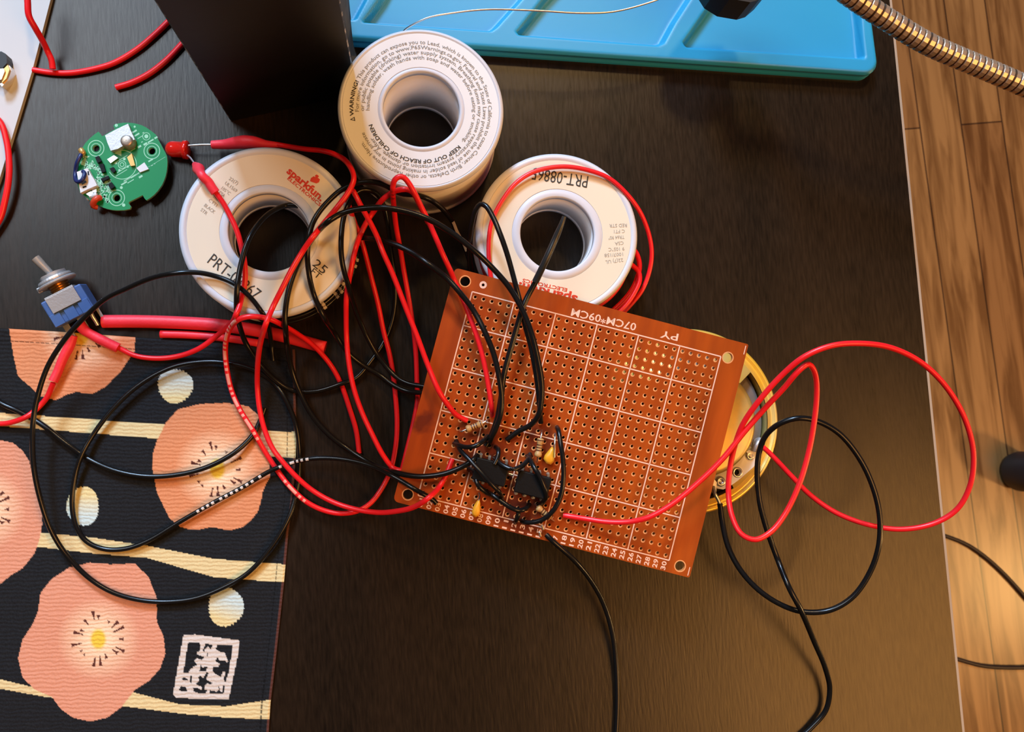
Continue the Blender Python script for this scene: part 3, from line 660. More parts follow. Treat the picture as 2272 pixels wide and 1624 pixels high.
q = MB(); q.cyl(TR(P(1636, 1048, 8.9)), .00098, -.0012, -.0009, 0, 12); q.build('eyelet_shade_plug', M['black_fill'], ts)  # black disc put in as the shade inside the eyelet
q = MB(); q.poly(I4, pxpoly([(1583, 1062), (1590, 1070), (1588, 1098), (1580, 1092)], 9.6, 0), ZT+.0092, ZT+.0098)
q.tube(spl([P(1583, 1080, 10), P(1585, 1093, 11), P(1592, 1106, 10.5), P(1597, 1118, 10)]), .00055, 0, 8, rad=None); q.build('solder_lug', M['solder'], sp)

# ------------------------------------------------------------------ wires
def parse(s):
    out = []
    for tok in s.split():
        a = tok.split(','); x, y = float(a[0]), float(a[1]); z = None
        if len(a) > 2:
            if a[2][0] == 'b': z = zb(x, y, float(a[2][1:]))
            elif a[2][0] == 'L':
                n_ = LSP[1].to_3x3() @ Vector((0, 0, 1)); z = (plane_hit(x, y, LSP[7]+n_*(.0008+float(a[2][1:])*MM), n_).z-ZT)/MM
            else: z = float(a[2])
        out.append([x, y, z])
    ln = [0]
    for i in range(1, len(out)): ln.append(ln[-1]+math.dist(out[i][:2], out[i-1][:2]))
    kn = [i for i in range(len(out)) if out[i][2] is not None]
    for i in range(len(out)):
        if out[i][2] is None:
            a = max(k for k in kn if k < i); b = min(k for k in kn if k > i); t = (ln[i]-ln[a])/(ln[b]-ln[a]); t = t*t*(3-2*t)
            out[i][2] = out[a][2]*(1-t)+out[b][2]*t
    return [P(*q) for q in out]
WIRES = []
def wire(name, path, label, col, cat='wire', r=.00078, marks=None, group=None, step=.0008, mm=None):
    WIRES.append(dict(pts=np.array([list(p) for p in spl(parse(path), step)]), r=r, name=name, label=label, col=col, cat=cat, marks=marks, ex=None))
def wired_thing(name, path, label, col, extras, cat='wire', r=.00078, marks=None):
    WIRES.append(dict(pts=np.array([list(p) for p in spl(parse(path))]), r=r, name=name, label=label, col=col, cat=cat, marks=marks, ex=extras))
def settle():
    """let crossing wires rest on, not in, each other"""
    cam_ = np.array(list(CAM))
    for it in range(25):
        worst = 0
        for i in range(len(WIRES)):
            for j in range(i+1, len(WIRES)):
                A, Bq = WIRES[i]['pts'], WIRES[j]['pts']; rs = (WIRES[i]['r']+WIRES[j]['r'])*1.03
                if (A.min(0) > Bq.max(0)+rs).any() or (Bq.min(0) > A.max(0)+rs).any(): continue
                D = np.linalg.norm(A[:, None]-Bq[None], axis=2)
                for _ in range(12):
                    a, b = np.unravel_index(D.argmin(), D.shape); d = D[a, b]
                    if d >= rs: break
                    worst = max(worst, rs-d); up = 1 if A[a, 2] >= Bq[b, 2] else -1
                    dl = (rs-d)*.6+.00004; D[max(0, a-8):a+9, max(0, b-8):b+9] = 9
                    for W, k, sg in ((A, a, up), (Bq, b, -up)):
                        g = np.exp(-((np.arange(len(W))-k)/4.5)**2)*dl*sg
                        g = np.where(W[:, 2]+g < ZT+.0008, np.maximum(g, 0), g)
                        ry = W-cam_; W += ry/ry[:, 2:3]*g[:, None]
        if worst < 2e-5: break
def build_wires():
    settle()
    for q in WIRES:
        pts = [Vector(p) for p in q['pts']]; pm = M['print'] if q['col'] == 'black' else M['redprint']
        mb = MB(); mb.tube(pts, q['r'], 0, 10, marks=q['marks'], arc=1)
        if q['ex'] is None:
            tag(mb.build(q['name'], [M[q['col']], pm]), q['label'], q['cat']); continue
        th = thing(q['name'], Vector((pts[0].x, pts[0].y, ZT)), q['label'], q['cat']); mb.build('insulation', [M[q['col']], pm], th)
        for nm, pth, rr, c, rad in q['ex']:
            e = MB(); pp = spl(parse(pth), .0006); n = len(pp)
            rd = [float(np.interp(i/(n-1), [k/(len(rad)-1) for k in range(len(rad))], rad)) for i in range(n)] if rad else None
            e.tube(pp, rr, 0, 12, rad=rd); e.build(nm, M[c], th)
# red
wired_thing('hookup_wire', '470,414,L.6 480,429,L.4 495,450,L.2 510,478,L.2 524,508,L.5 535,545,L.6 542,580,L.4 544,612,L.1 541,640,L-.1 536,660,L-.1 530,684,L-.1 524,697,L-.4 519,709,14.5 508,722,9 481,745,6 442,773,4 400,789,2.5 350,795,2 300,789,2 262,771,2.2 248,765,3',
    'red wire from the lower leg of the red light to the toggle switch', 'red',
    [('heat_shrink', '433,366,14 440,374,20 447,388,L1.5 454,396,L1.4 462,403,L1 470,416,L.8 478,427,L.6', .00115, 'red_dull', [.8, 1.05, 1.5, 1.0, 1.15, 1.15]), ('heat_shrink', '176,719,4 188,733,3.6 208,745,3.2 230,757,3 262,772,2.4', .0015, 'red_dull', [1.1, .95, 1.0, 1.0, 1.0])])
wired_thing('hookup_wire', '612,320,8 640,325,9 680,331,13 712,334,16 744,343,20 766,356,22.5 781,378,25 785,398,26.5 778,418,27 765,438,27 740,470,27.5 705,512,28 680,545,26.5 652,590,26.5 625,642,26 605,682,25 590,718,27 578,760,18 572,805,11 571,855,6 575,900,5 586,950,4.5 605,995,5 625,1022,5.6 657,1057,5.6 692,1087,5 740,1114,6 790,1130,8 840,1137,11 880,1134,15 918,1125,19.5 950,1105,23.5 975,1080,b2.5 991,1050,b1.2 1004,1018,b.3',
    'red wire from the upper leg of the red light, looping down to the board', 'red',
    [('heat_shrink', '470,321,4.5 500,320,5 530,316,6.5 560,315,8 590,320,8 612,321,8 625,323,8', .00145, 'red_dull', [.85, 1.0, 1.25, 1.4, 1.2, .8, .5])])
wire('hookup_wire', '1035,933,b1 1012,920,b3 995,900,b5 975,870,b7 950,812,24 925,745,24 900,682,24 870,605,24 850,560,24 838,528,23.5 822,495,24 800,455,24.4 788,432,24 780,420,23.5 772,426,22.5 770,440,L1 777,465,L.6 786,492,15 800,527,12 812,570,10 826,625,8 838,672,6 851,735,4 864,785,2.5 872,830,2 878,885,1.6 881,940,1.6 878,990,1.6 866,1045,1.6 843,1090,2 820,1118,3 792,1134,4 755,1139,4 715,1131,3.5 678,1112,3.5 640,1076,2.8 613,1040,1.9 588,1002,2.2 563,958,3.6 532,908,3.6 515,870,3.5 505,828,5 500,785,7 503,748,12 515,722,17 535,706,22 560,702,23.5 595,707,22 628,722,17 662,742,11 700,771,6 735,812,2 757,853,1 775,905,.9 790,955,.9 797,1006,.9',
    'red wire with printed marks looping over the corner of the cloth', 'red', marks=lambda t: (.66 < t < .80 or .59 < t < .62) and (int(t*520) % 3 != 0))
wire('hookup_wire', '893,1044,14 885,1043,15 872,1038,14 850,1010,13 825,962,12 802,912,11 785,862,10.5 774,805,10 769,750,10 768,700,13 769,655,17 776,612,L.4 788,555,L.6 800,520,17 815,490,18 830,468,19 845,447,24 862,432,28 882,422,31.5 900,420,31.5 915,426,30 930,452,26 950,494,20',
    'red wire rising from under the board and curling past the solder spool', 'red')
wire('hookup_wire', '1093,922,b.5 1091,905,b3 1081,840,b4 1066,772,b4.5 1048,718,b4.5 1030,670,b4 1010,626,b3.4 1000,602,24.5 985,570,27 966,526,28 950,490,29 934,458,31 918,425,34 906,405,35 896,394,35.5 886,392,35.5 876,399,35 872,412,33 872,432,27 875,470,22 880,510,17 888,552,13 895,595,10 903,640,7.5 910,682,5 918,735,3 923,790,2 925,850,1.6 926,890,1.5 918,935,1.4 905,990,1.4 890,1050,1.4',
    'red wire arching over the solder spool rim down onto the board', 'red')
wire('hookup_wire', '1091,625,18.1 1088,608,18.2 1085,580,18.3 1084,545,18.3 1087,510,18.3 1091,492,18.3 1100,470,18.4 1117,441,18.5 1143,408,18.6 1176,385,18.7 1215,373,18.7 1260,370,18.7 1310,379,18.6 1352,396,18.4 1392,432,17.5 1422,474,15 1441,525,12 1446,565,10.5 1440,605,9 1424,645,8 1403,672,7 1384,692,6.5 1350,715,6',
    'red wire lying round the rim of the right spool', 'red', r=.00068)
wired_thing('hookup_wire', '118,850,3 113,862,2.5 104,882,2 84,905,1.8 60,924,3.4 25,937,2.6 0,940,2 -60,935,2',
    'short red wire from the toggle switch to the left edge', 'red', [('heat_shrink', '163,744,3.4 155,765,3 140,795,2.8 128,825,2.5 118,846,2.6', .00135, 'red_dull', [.9, 1.1, 1.0, .95, 1.0])])
wire('hookup_wire', '55,-60,14 61,0,13 64,35,12 78,62,10 93,88,7 105,113,4 114,133,3.4 117,153,2.9', 'red wire end bent down beside the white card, touching another red wire', 'red', r=.0009)
wire('hookup_wire', '73,155,1 112,161,1 155,162,1 205,154,1 252,140,1 302,111,1 342,78,1 380,41,1 420,0,1', 'red wire curving from the white card to behind the black box', 'red', r=.00085)
wire('hookup_wire', '257,194,1 290,184,1 330,164,1 370,133,1 410,91,1 440,60,1', 'short cut red wire with its end near the green board, behind it the box', 'red', r=.0009)
wire('hookup_wire', '-40,240,3 0,270,3 14,310,3 20,355,3 19,400,3 10,450,2.6 0,485,2 -30,530,2', 'red wire bulging in from the left edge below the metal connector', 'red', r=.0009)
wire('hookup_wire', '1250,1143,b.5 1262,1145,b1 1300,1151,b2 1350,1158,b4 1400,1157,b6 1440,1147,b8 1490,1119,b9 1550,1070,b10 1605,1016,33 1650,960,35 1698,905,38 1740,860,42 1765,830,45 1782,814,46 1794,808,46 1804,818,45 1811,842,43 1812,880,41 1807,932,39 1795,1000,37 1773,1075,36 1742,1140,35 1710,1180,35 1675,1197,35 1645,1185,34 1624,1145,32 1616,1090,30 1621,1030,31 1633,980,33 1650,938,36 1685,888,40 1735,832,44 1785,791,48 1845,767,50 1910,762,50 1978,772,48 2046,806,45 2102,862,42 2143,935,39 2160,1010,36 2152,1078,33 2123,1130,30 2072,1161,27 2000,1174,24 1930,1165,21 1858,1139,18 1800,1100,15 1755,1055,13 1722,1020,12 1702,1000,11 1684,985,10.5',
    'red wire looping from the board out past the table edge to the speaker', 'red')
# black
wire('hookup_wire', '662,457,15.5 652,455,15.5 635,456,15 600,472,18 570,502,L0 549,538,L2.4 534,590,L2.6 526,640,L2.8 525,690,L1.6 532,724,11 545,760,7 575,806,5 610,842,3 650,866,2 700,868,2 755,852,2.4 790,838,2 822,802,2 852,758,2 870,712,2 877,662,3 873,600,6 865,540,10 858,490,15 850,455,18 838,432,20 820,422,22 800,422,23 784,435,23.5 770,460,24 760,495,24 757,560,24 763,600,22.5 775,640,18 790,690,12 812,742,7 842,794,4.5 878,835,5 905,850,6 945,858,8',
    'black wire from the hole of the left spool, looping down to the board edge', 'black')
wire('hookup_wire', '787,530,12 805,527,16 830,530,19 870,540,22 910,558,24 950,585,26.5 990,616,b7 1022,651,b7.5 1050,688,b7 1076,737,b8 1096,788,b8 1108,840,b8 1113,882,b7 1110,920,b6 1100,950,b4 1086,980,b1',
    'black wire unwinding from the left spool in a low arch onto the board', 'black', r=.00082)
wire('hookup_wire', '1124,976,b.5 1150,957,b1.5 1178,942,b3 1195,920,b5 1201,890,b6 1202,850,b7 1194,800,b8 1180,742,b9 1160,690,b9 1130,638,b9 1092,594,30 1050,554,32 1000,515,33 950,486,34 900,469,34 850,461,34 800,463,33 762,472,32 730,490,30 700,520,25 672,562,L.3 650,612,L.1 638,655,L.1 632,706,20 634,735,18 637,765,11 646,815,6 662,862,4 692,920,3 732,966,2.5 772,996,2.5 820,1026,5 850,1040,10 880,1049,15.5 930,1057,b2.5 985,1051,b3.8 1022,1037,b4 1048,1022,b4.5 1060,1010,b3',
    'black wire making the widest arch across both spools and the board', 'black', r=.00082)
wire('hookup_wire', '945,872,8 905,868,5 878,857,4 842,832,3 800,806,4 770,780,6 742,738,9 718,702,18.6 697,655,L.3 686,610,23 682,560,23.5 690,506,24 705,475,24.5 730,445,24.5 758,421,24.5 790,407,25 820,403,26 850,409,26 890,429,25.5 925,433,25 960,446,21 988,470,16 1003,490,13 1014,515,10 1030,545,7 1042,580,5 1052,620,4',
    'black wire with printed marks curving under the solder spool', 'black', marks=lambda t: .83 < t < .93 and int(t*500) % 3 != 0)
wire('hookup_wire', '1044,600,10 1041,560,14 1042,530,18 1047,497,21.5 1056,465,24 1066,453,25 1078,457,26 1094,482,27 1110,520,28 1124,560,28 1136,602,b7 1146,640,b7 1156,680,b6 1165,722,b5.5 1176,762,b5 1184,800,b5 1192,850,b4 1197,900,b3 1200,938,b.5',
    'black wire hooping over the left rim of the right spool', 'black')
wired_thing('hookup_wire', '1190,622,b8 1164,672,b6.5 1148,722,b6 1132,778,b5.5 1118,832,b5 1112,880,b4.5 1104,925,b4 1092,962,b3 1078,990,b1.5', 'black wire standing up over the hole of the right spool with a grey sheathed tip', 'black',
    [('heat_shrink', '1252,480,35 1246,497,34.5 1232,530,33 1212,575,32 1188,625,b8.5', .00098, 'black_dull', [.6, .95, 1, 1.0, 1.05])], r=.00085)
wire('hookup_wire', '968,1117,b.9 962,1110,b1.2 920,1085,19 880,1061,16 830,1036,12 775,1021,9 720,1016,7 680,1019,6 650,1026,3.9 620,1036,3.6 595,1047,3.0 540,1080,2.4 470,1117,2.4 400,1157,2.2 330,1199,2.2 280,1217,2.2 232,1218,2.2 192,1201,2.2 170,1170,2.4 160,1120,2.6 166,1060,3 181,1010,3 211,958,3 246,913,3 291,868,3 340,834,3 391,812,3 450,803,3 502,805,3 551,816,3 592,836,3 622,866,3 643,905,3 657,945,3 664,1000,2 663,1055,1.8 655,1103,1.8 640,1150,2.6 600,1216,2.6 550,1271,2.4 490,1306,2.4 430,1328,2.4 370,1335,2.4 310,1331,2.6 250,1314,2.8 200,1284,3 150,1234,4 115,1180,6 90,1110,8 76,1045,9 72,990,9 74,930,9 86,870,10 105,815,11 130,772,12 160,733,13 200,692,14.5 232,664,16 280,640,19 338,616,22 390,606,24.4 440,605,L.9 482,614,L.5 522,631,L1.2 556,660,L1 582,694,L.4 595,718,11 602,765,4 606,800,3',
    'very long black wire with printed marks looping widely over the patterned cloth', 'black', r=.00072, marks=lambda t: (.088 < t < .112 or .120 < t < .165) and int(t*540) % 2 == 0)
wire('hookup_wire', '-50,850,2 0,893,2.2 40,912,2.4 92,941,2.4 150,986,2.4 202,1021,2.4 262,1046,2.6 330,1057,2.6 400,1052,2.6 460,1036,2.8 520,1004,3 560,966,2 578,932,1.6 588,905,1.6',
    'black wire entering from the left edge and sagging across the cloth', 'black')
wire('hookup_wire', '1212,1186,b1 1222,1196,b1.5 1240,1212,b1 1271,1240,17 1310,1287,12 1340,1342,7 1358,1402,4 1367,1470,2 1370,1550,1.2 1366,1640,1 1355,1720,1',
    'black wire running from the board down to the bottom edge', 'black')
wire('hookup_wire', '1597,1117,10 1603,1160,10 1615,1211,11 1641,1262,13 1681,1307,15 1730,1340,17 1780,1357,19 1840,1354,21 1891,1325,23 1930,1270,25 1950,1210,27 1952,1150,28 1940,1090,29 1910,1022,30 1862,962,31 1812,934,31 1770,928,31 1730,940,29 1700,965,26 1685,1000,24 1680,1050,23 1685,1110,22 1700,1170,20 1725,1240,18 1750,1302,22.6 1776,1352,21.5 1806,1422,14 1831,1482,8 1841,1530,4 1832,1576,2 1802,1612,1.2 1760,1650,1',
    'black wire from the speaker looping over the right of the table to the bottom edge', 'black', r=.00082)
# solder strand
wire('solder_strand', '890,75,20 904,62,22 948,40,24 1010,28,24 1080,21,24 1180,23,24 1290,29,24 1360,26,24 1420,12,25 1475,-8,26 1530,-45,26', 'thin silvery strand of solder arching from the solder spool over the blue mat', 'solder', cat='solder wire', r=.00028)
build_wires()
# heat shrink tubing pieces
def tubing(path, r, label):
    pts = spl(parse(path), .0012); mb = MB(); mb.tube(pts, r, 0, 20, False); mb.tube(pts, r*.84, 0, 20, False)
    n = 20; L_ = len(pts)
    for e in (0, L_-1):
        o1 = e*n; o2 = L_*n+e*n
        for j in range(n): mb.f.append([o1+j, o1+(j+1) % n, o2+(j+1) % n, o2+j]); mb.m.append(0); mb.sm.append(False)
    tag(mb.build('shrink_tube', M['red_dull']), label, 'tubing')
tubing('228,713,1.95 300,713,1.95 400,716,1.95 500,723,1.95 600,739,1.95 722,771,1.95', .00192, 'long thick piece of red tubing lying above the patterned cloth')
tubing('356,741,1.15 420,743,1.15 500,750,1.15 577,762,1.15', .00115, 'shorter thin piece of red tubing below the thick one')
# floor cables
for pth, lb_ in (([(2060, 1180), (2100, 1190), (2150, 1211), (2205, 1252), (2272, 1322), (2340, 1410)], 'dark cable on the floor curving down to the right edge, upper of two'),
                 ([(2090, 1452), (2130, 1464), (2180, 1477), (2230, 1481), (2290, 1480), (2380, 1470)], 'dark cable on the floor running level to the right edge, lower of two')):
    mb = MB(); mb.tube(spl([P(x, y, -747) for x, y in pth], .004), .0026, 0, 10); tag(mb.build('floor_cable', M['cable']), lb_, 'cable')
c = P(2316, 1050, -700); T = TR(Vector((c.x, c.y, 0)))
mb = MB(); mb.lathe(T, [(.0001, 0), (.022, 0), (.025, .01), (.025, .060), (.019, .072), (.0001, .073)], 40); tag(mb.build('furniture_foot', M['rubber']), 'black rounded foot on the floor at the right edge', 'furniture foot')

# ------------------------------------------------------------------ LED
led = thing('light_emitting_diode', P(395, 333, 0), 'red lamp component with two bare legs between the green board and the spool', 'LED')
A = P(416, 333, 3.0); Z = P(370, 330, 2.6); zd = (Z-A).normalized(); xd = Vector((0, 0, 1)).cross(zd).normalized(); yd = zd.cross(xd)
T = Matrix(((xd.x, yd.x, zd.x, A.x), (xd.y, yd.y, zd.y, A.y), (xd.z, yd.z, zd.z, A.z), (0, 0, 0, 1)))
r5 = .0024
mb = MB(); mb.lathe(T, [(.0001, 0), (r5*1.16, 0), (r5*1.18, .0003), (r5*1.18, .0011), (r5, .0013), (r5, .0042)]+[(r5*math.cos(a), .0042+r5*math.sin(a)) for a in (.35, .7, 1.05, 1.3, 1.5)], 32); mb.build('lens', M['ledred'], led)
mb = MB(); mb.box(T, (.0009, .0005, .0030), 0, (.0009, 0, .0016)); mb.box(T, (.0016, .0006, .0026), 0, (-.0007, 0, .0016)); mb.box(T, (.0016, .0010, .0012), 0, (-.0004, 0, .0034)); mb.build('inner_frame', M['chip_dark'], led)
for l in ('418,323,4 430,322,4.3 450,321,4.5 474,321,4.5', '410,341,3 420,348,5 428,358,9 436,370,16'):
    mb = MB(); mb.tube(spl(parse(l), .0005), .00028, 0, 8); mb.build('wire_leg', M['steel'], led)

# ------------------------------------------------------------------ green round board
gp = thing('round_circuit_board', P(276, 370, 0), 'small round green circuit board with three ringed holes, left of the black spool', 'circuit board')
GZ = 3.6
def Gq(x, y): return (120+x/6.767, 250+y/6.767)
def gP(x, y, h=0): a = Gq(x, y); return P(a[0], a[1], GZ+h)
ol = [(430, 520), (470, 455), (520, 400), (600, 330), (665, 285), (690, 310), (720, 355), (915, 245), (890, 205), (900, 180), (960, 162), (1040, 150), (1110, 150), (1180, 155), (1250, 168), (1320, 190), (1380, 220), (1460, 275), (1530, 330), (1560, 400), (1600, 470), (1640, 545), (1670, 600), (1695, 660), (1702, 730), (1700, 800), (1690, 880), (1675, 950), (1650, 1020), (1620, 1085), (1560, 1170), (1500, 1235), (1440, 1282), (1385, 1315), (1360, 1290), (1330, 1238), (1125, 1340), (1120, 1360), (1152, 1410), (1140, 1445), (1050, 1463), (930, 1465), (860, 1458), (800, 1445), (740, 1426), (680, 1400), (620, 1368), (560, 1330), (510, 1295), (460, 1250), (390, 1200), (350, 1080), (325, 950), (318, 880), (322, 800), (340, 720), (375, 620)]
holes = [(630, 535), (1468, 575), (940, 1278)]
def mmx(x, y): p = gP(x, y); return (p.x*1000, p.y*1000)
vs, fs = extr([mmx(*q) for q in ol], [[mmx(*q) for q in circ(x, y, 52, 20)] for x, y in holes], 1.0)
mb = MB(); mb.add([Vector((v.x*MM, v.y*MM, ZT+GZ*MM+v.z*MM)) for v in vs], fs, [0 if max(vs[i].z for i in f)-min(vs[i].z for i in f) < .1 else 1 for f in fs])
mb.build('board', [M['green'], M['green_edge']], gp)
tr = MB()
gf = lambda x, y, h: gP(x, y, h)
def gring(x, y, ri, ro, a0=0, a1=360, n=36):
    vs = []
    for k in range(n+1):
        a = math.radians(a0+(a1-a0)*k/n)
        for r_ in (ri, ro): vs.append(gP(x+r_*math.cos(a), y+r_*math.sin(a), .03))
    tr.add(vs, [(2*k, 2*k+1, 2*k+3, 2*k+2) for k in range(n)], 0)
for x, y in holes: gring(x, y, 112, 124); gring(x, y, 68, 76)
gring(1020, 780, 212, 222, -120, 150); gring(1020, 780, 52, 62); gring(1020, 780, 24, 34)
for x, y, r_ in ((1385, 355, 60), (1385, 355, 30), (970, 515, 26), (930, 755, 20), (1055, 695, 20), (1105, 810, 18), (980, 865, 18), (1045, 1387, 25), (1010, 1125, 22), (935, 190, 24), (430, 755, 34), (1210, 210, 16)):
    gring(x, y, 0 if r_ < 35 else r_-9, r_, n=16)
rnd = random.Random(3)
def gbar(cx_, cy_, l, w_, a):
    a = math.radians(a); c_, s_ = math.cos(a), math.sin(a)
    tr.add([gP(cx_+u*l/2*c_-v*w_/2*s_, cy_+u*l/2*s_+v*w_/2*c_, .035) for u, v in ((-1, -1), (1, -1), (1, 1), (-1, 1))], [(0, 1, 2, 3)], 0)
for x, y, l, w_ in ((1210, 280, 70, 26), (1245, 330, 80, 24), (1290, 370, 90, 10), (1280, 510, 60, 30), (1370, 470, 60, 30), (1450, 425, 100, 22), (1530, 375, 50, 26), (1450, 715, 80, 22), (1470, 790, 30, 16), (1510, 765, 20, 16), (1100, 1000, 120, 22), (1190, 955, 90, 22), (1240, 925, 90, 18), (1150, 1030, 110, 12), (1050, 1060, 100, 22), (1300, 960, 60, 30), (1050, 840, 250, 10), (1000, 700, 240, 10), (1010, 905, 200, 9), (620, 1050, 110, 9), (1560, 730, 260, 5), (1250, 915, 480, 4), (730, 1200, 120, 14), (1180, 560, 90, 9), (1340, 300, 26, 12), (1320, 440, 26, 12)):
    gbar(x, y, l, w_, -31)
for k in range(260):
    a = rnd.uniform(0, 1); x = rnd.uniform(440, 880); y = 640+(x-440)*1.05+rnd.uniform(-60, 330)
    if math.hypot(x-940, y-1278) < 130 or y > 1360 or (x < 640 and 840 < y < 1100): continue
    gbar(x, y, rnd.uniform(20, 60), rnd.uniform(13, 26), rnd.choice((-31, 59)))
tri_ = [gP(900, 610, .035), gP(1010, 550, .035), gP(1010, 650, .035)]; tr.add(tri_, [(0, 1, 2)], 0)
tr.build('printed_traces', M['green_silk'], gp)
def gblock(name, poly, h0, h1, m1, label=None):
    q = MB(); ps = [gP(x, y, h1) for x, y in poly]; q.poly(I4, [(p.x, p.y) for p in ps], ZT+(GZ+h0)*MM, ZT+(GZ+h1)*MM)
    o = q.build(name, M[m1], gp); 
    if label: o['label'] = label
    return o
gblock('metal_shield', [(765, 340), (930, 250), (1110, 165), (1150, 270), (1210, 400), (1080, 470), (960, 540), (850, 570), (800, 450)], 0, 2.0, 'steel_dull', 'shiny silver socket housing')
q = MB(); c = gP(1128, 460, 0); q.lathe(TR(c), [(.0001, .0028), (.0012, .0028), (.0016, .0026), (.0018, .0023), (.0019, .0006), (.0021, 0)], 32); q.build('round_can', M['mic'], gp)
for pl in ([(615, 670), (665, 645), (710, 725), (650, 755)], [(675, 780), (735, 760), (770, 880), (715, 900)], [(700, 990), (810, 945), (825, 985), (720, 1035)], [(805, 1080), (860, 1040), (910, 1110), (850, 1150)]): gblock('chip', pl, 0, 1.0, 'chip')
gblock('chip', [(830, 840), (890, 815), (925, 870), (885, 905)], 0, .8, 'chip')
wb = gblock('white_plug', [(340, 890), (500, 830), (560, 940), (600, 1000), (645, 1090), (500, 1150), (395, 1205)], -2.0, 1.8, 'white', 'white plug body at the board edge')
for pl, mm_ in (([(410, 1050), (475, 1015), (490, 1045), (420, 1085)], 'switch_blue'), ([(425, 1110), (480, 1095), (490, 1115), (432, 1135)], 'black_fill'), ([(500, 880), (520, 875), (530, 935), (510, 940)], 'black_fill')):
    q = MB(); ps = [gP(x, y, 1.83) for x, y in pl]; q.poly(I4, [(p.x, p.y) for p in ps], ZT+(GZ+1.7)*MM, ZT+(GZ+1.86)*MM); q.build('plug_mark', M[mm_], wb)
gblock('crystal', [(1235, 830), (1355, 745), (1420, 845), (1290, 895)], 0, .5, 'white')
gblock('gold_spring', [(1095, 670), (1165, 610), (1215, 790), (1150, 800)], 0, .8, 'amber')
q = MB()
for pl in ([(560, 1150), (630, 1100), (640, 1190), (580, 1200)], [(800, 700), (900, 640), (960, 680), (850, 760)], [(470, 1215), (560, 1175), (600, 1230), (540, 1260)]):
    ps = [gP(x, y, .6) for x, y in pl]; q.poly(I4, [(p.x, p.y) for p in ps], ZT+(GZ)*MM, ZT+(GZ+.7)*MM)
q.build('solder_blob', M['solder'], gp)
def gw(pts, mm_, r_=.0006):
    q = MB(); q.tube(spl([gP(*p) for p in pts], .0005), r_, 0, 8); q.build('short_wire', M[mm_], gp)
gw([(420, 600, .6), (390, 660, 1.5), (345, 760, 1.2), (325, 880, 0), (320, 980, .5), (350, 1035, 2.0), (410, 1025, 2.8), (450, 960, 2.8), (455, 900, 2.2), (430, 880, 1.9)], 'blue_wire')
gw([(690, 1275, .4), (640, 1290, 1.4), (600, 1330, 1.0), (590, 1400, -.5), (650, 1415, -1.2)], 'orange_wire', .0009)
gw([(405, 560, .6), (430, 600, 1.0), (420, 620, .4)], 'amber', .0009); gw([(520, 1290, -1.5), (620, 1240, .5), (650, 1230, .6)], 'white', .0008)
# standoffs under the board (it rests on the parts soldered beneath)
for x, y in ((760, 1180), (700, 520), (1400, 800)):
    q = MB(); p = gP(x, y, 0); q.cyl(TR(Vector((p.x, p.y, ZT))), .0022, 0, (GZ-1.0)*MM, 0, 20); q.build('underside_component', M['chip'], gp)

# ------------------------------------------------------------------ toggle switch
tsw = thing('toggle_switch', P(150, 670, 0), 'blue miniature toggle switch with a silver lever lying above the cloth', 'switch')
A = P(158, 678, 5.2); Bt = P(110, 600, 7.2)
yd = (Bt-A).normalized(); zd = Vector((0, 0, 1)); zd = (zd-yd*zd.dot(yd)).normalized(); xd = yd.cross(zd)
T = Matrix(((xd.x, yd.x, zd.x, A.x), (xd.y, yd.y, zd.y, A.y), (xd.z, yd.z, zd.z, A.z), (0, 0, 0, 1)))
RY = Matrix.Rotation(-math.pi/2, 4, 'X')   # local z -> y
mb = MB(); mb.box(T, (.0122, .0082, .0068), 0, (0, 0, 0), .0004)
for sx in (-.0043, 0, .0043): mb.box(T, (.0030, .0036, .0006), 0, (sx, -.0022, .0036), .0001)
mb.build('body', M['switch_blue'], tsw)
mb = MB(); mb.box(T, (.0086, .0046, .0005), 0, (0, .0020, .0040), .0001); mb.box(T, (.0086, .0007, .0076), 0, (0, .0043, .0004), .0001); mb.box(T, (.0086, .0046, .0005), 0, (0, .0020, -.0036)); mb.build('metal_bracket', M['steel_dull'], tsw)
prof = [(.0001, 0), (.0028, 0)]
for k in range(8): prof += [(.0030, .0002+k*.0007), (.0026, .00055+k*.0007)]
prof += [(.0028, .0058), (.0018, .0060), (.0001, .0060)]
TY = T @ TR((0, .0042, 0)) @ RY
mb = MB(); mb.lathe(TY, prof, 32, 0, False); mb.build('threaded_bushing', M['brass'], tsw)
mb = MB(); mb.lathe(TY, [(.0030, .0030), (.0054, .0030), (.0056, .0032), (.0056, .0036), (.0054, .0038), (.0030, .0038)], 40, 0, False); mb.lathe(TY, [(.0030, .0040), (.0048, .0040), (.0049, .0044), (.0047, .0050), (.0030, .0050)], 36, 0, False)
mb.box(TY, (.0012, .0012, .0016), 0, (-.0052, 0, .0036), .0002); mb.build('washer', M['steel_dull'], tsw)
mb = MB(); mb.cyl(TY, .0040, .0048, .0062, 0, 6); mb.build('hex_nut', M['steel_dull'], tsw)
D = TY; tip = P(78, 572, 8.6); st = TY @ Vector((0, 0, .0058))
mb = MB(); mb.tube([st+(tip-st)*k/6 for k in range(7)], .0011, 0, 14, rad=[.85, .9, .95, 1.0, 1.08, 1.15, 1.15]); mb.build('lever', M['steel'], tsw)
for x_, in ((-.0045,), (0,), (.0056,)):
    mb = MB(); mb.box(T, (.0018 if x_ < .005 else .0009, .0042, .0006), 0, (x_, -.0060, -.0010), .0001); mb.build('terminal_lug', M['steel_dull'], tsw)
mb = MB(); mb.tube(spl(parse('202,694,4.5 206,703,4.2 212,712,3.6 217,721,3'), .0005), .0006, 0, 8); mb.build('terminal_lug', M['steel'], tsw)

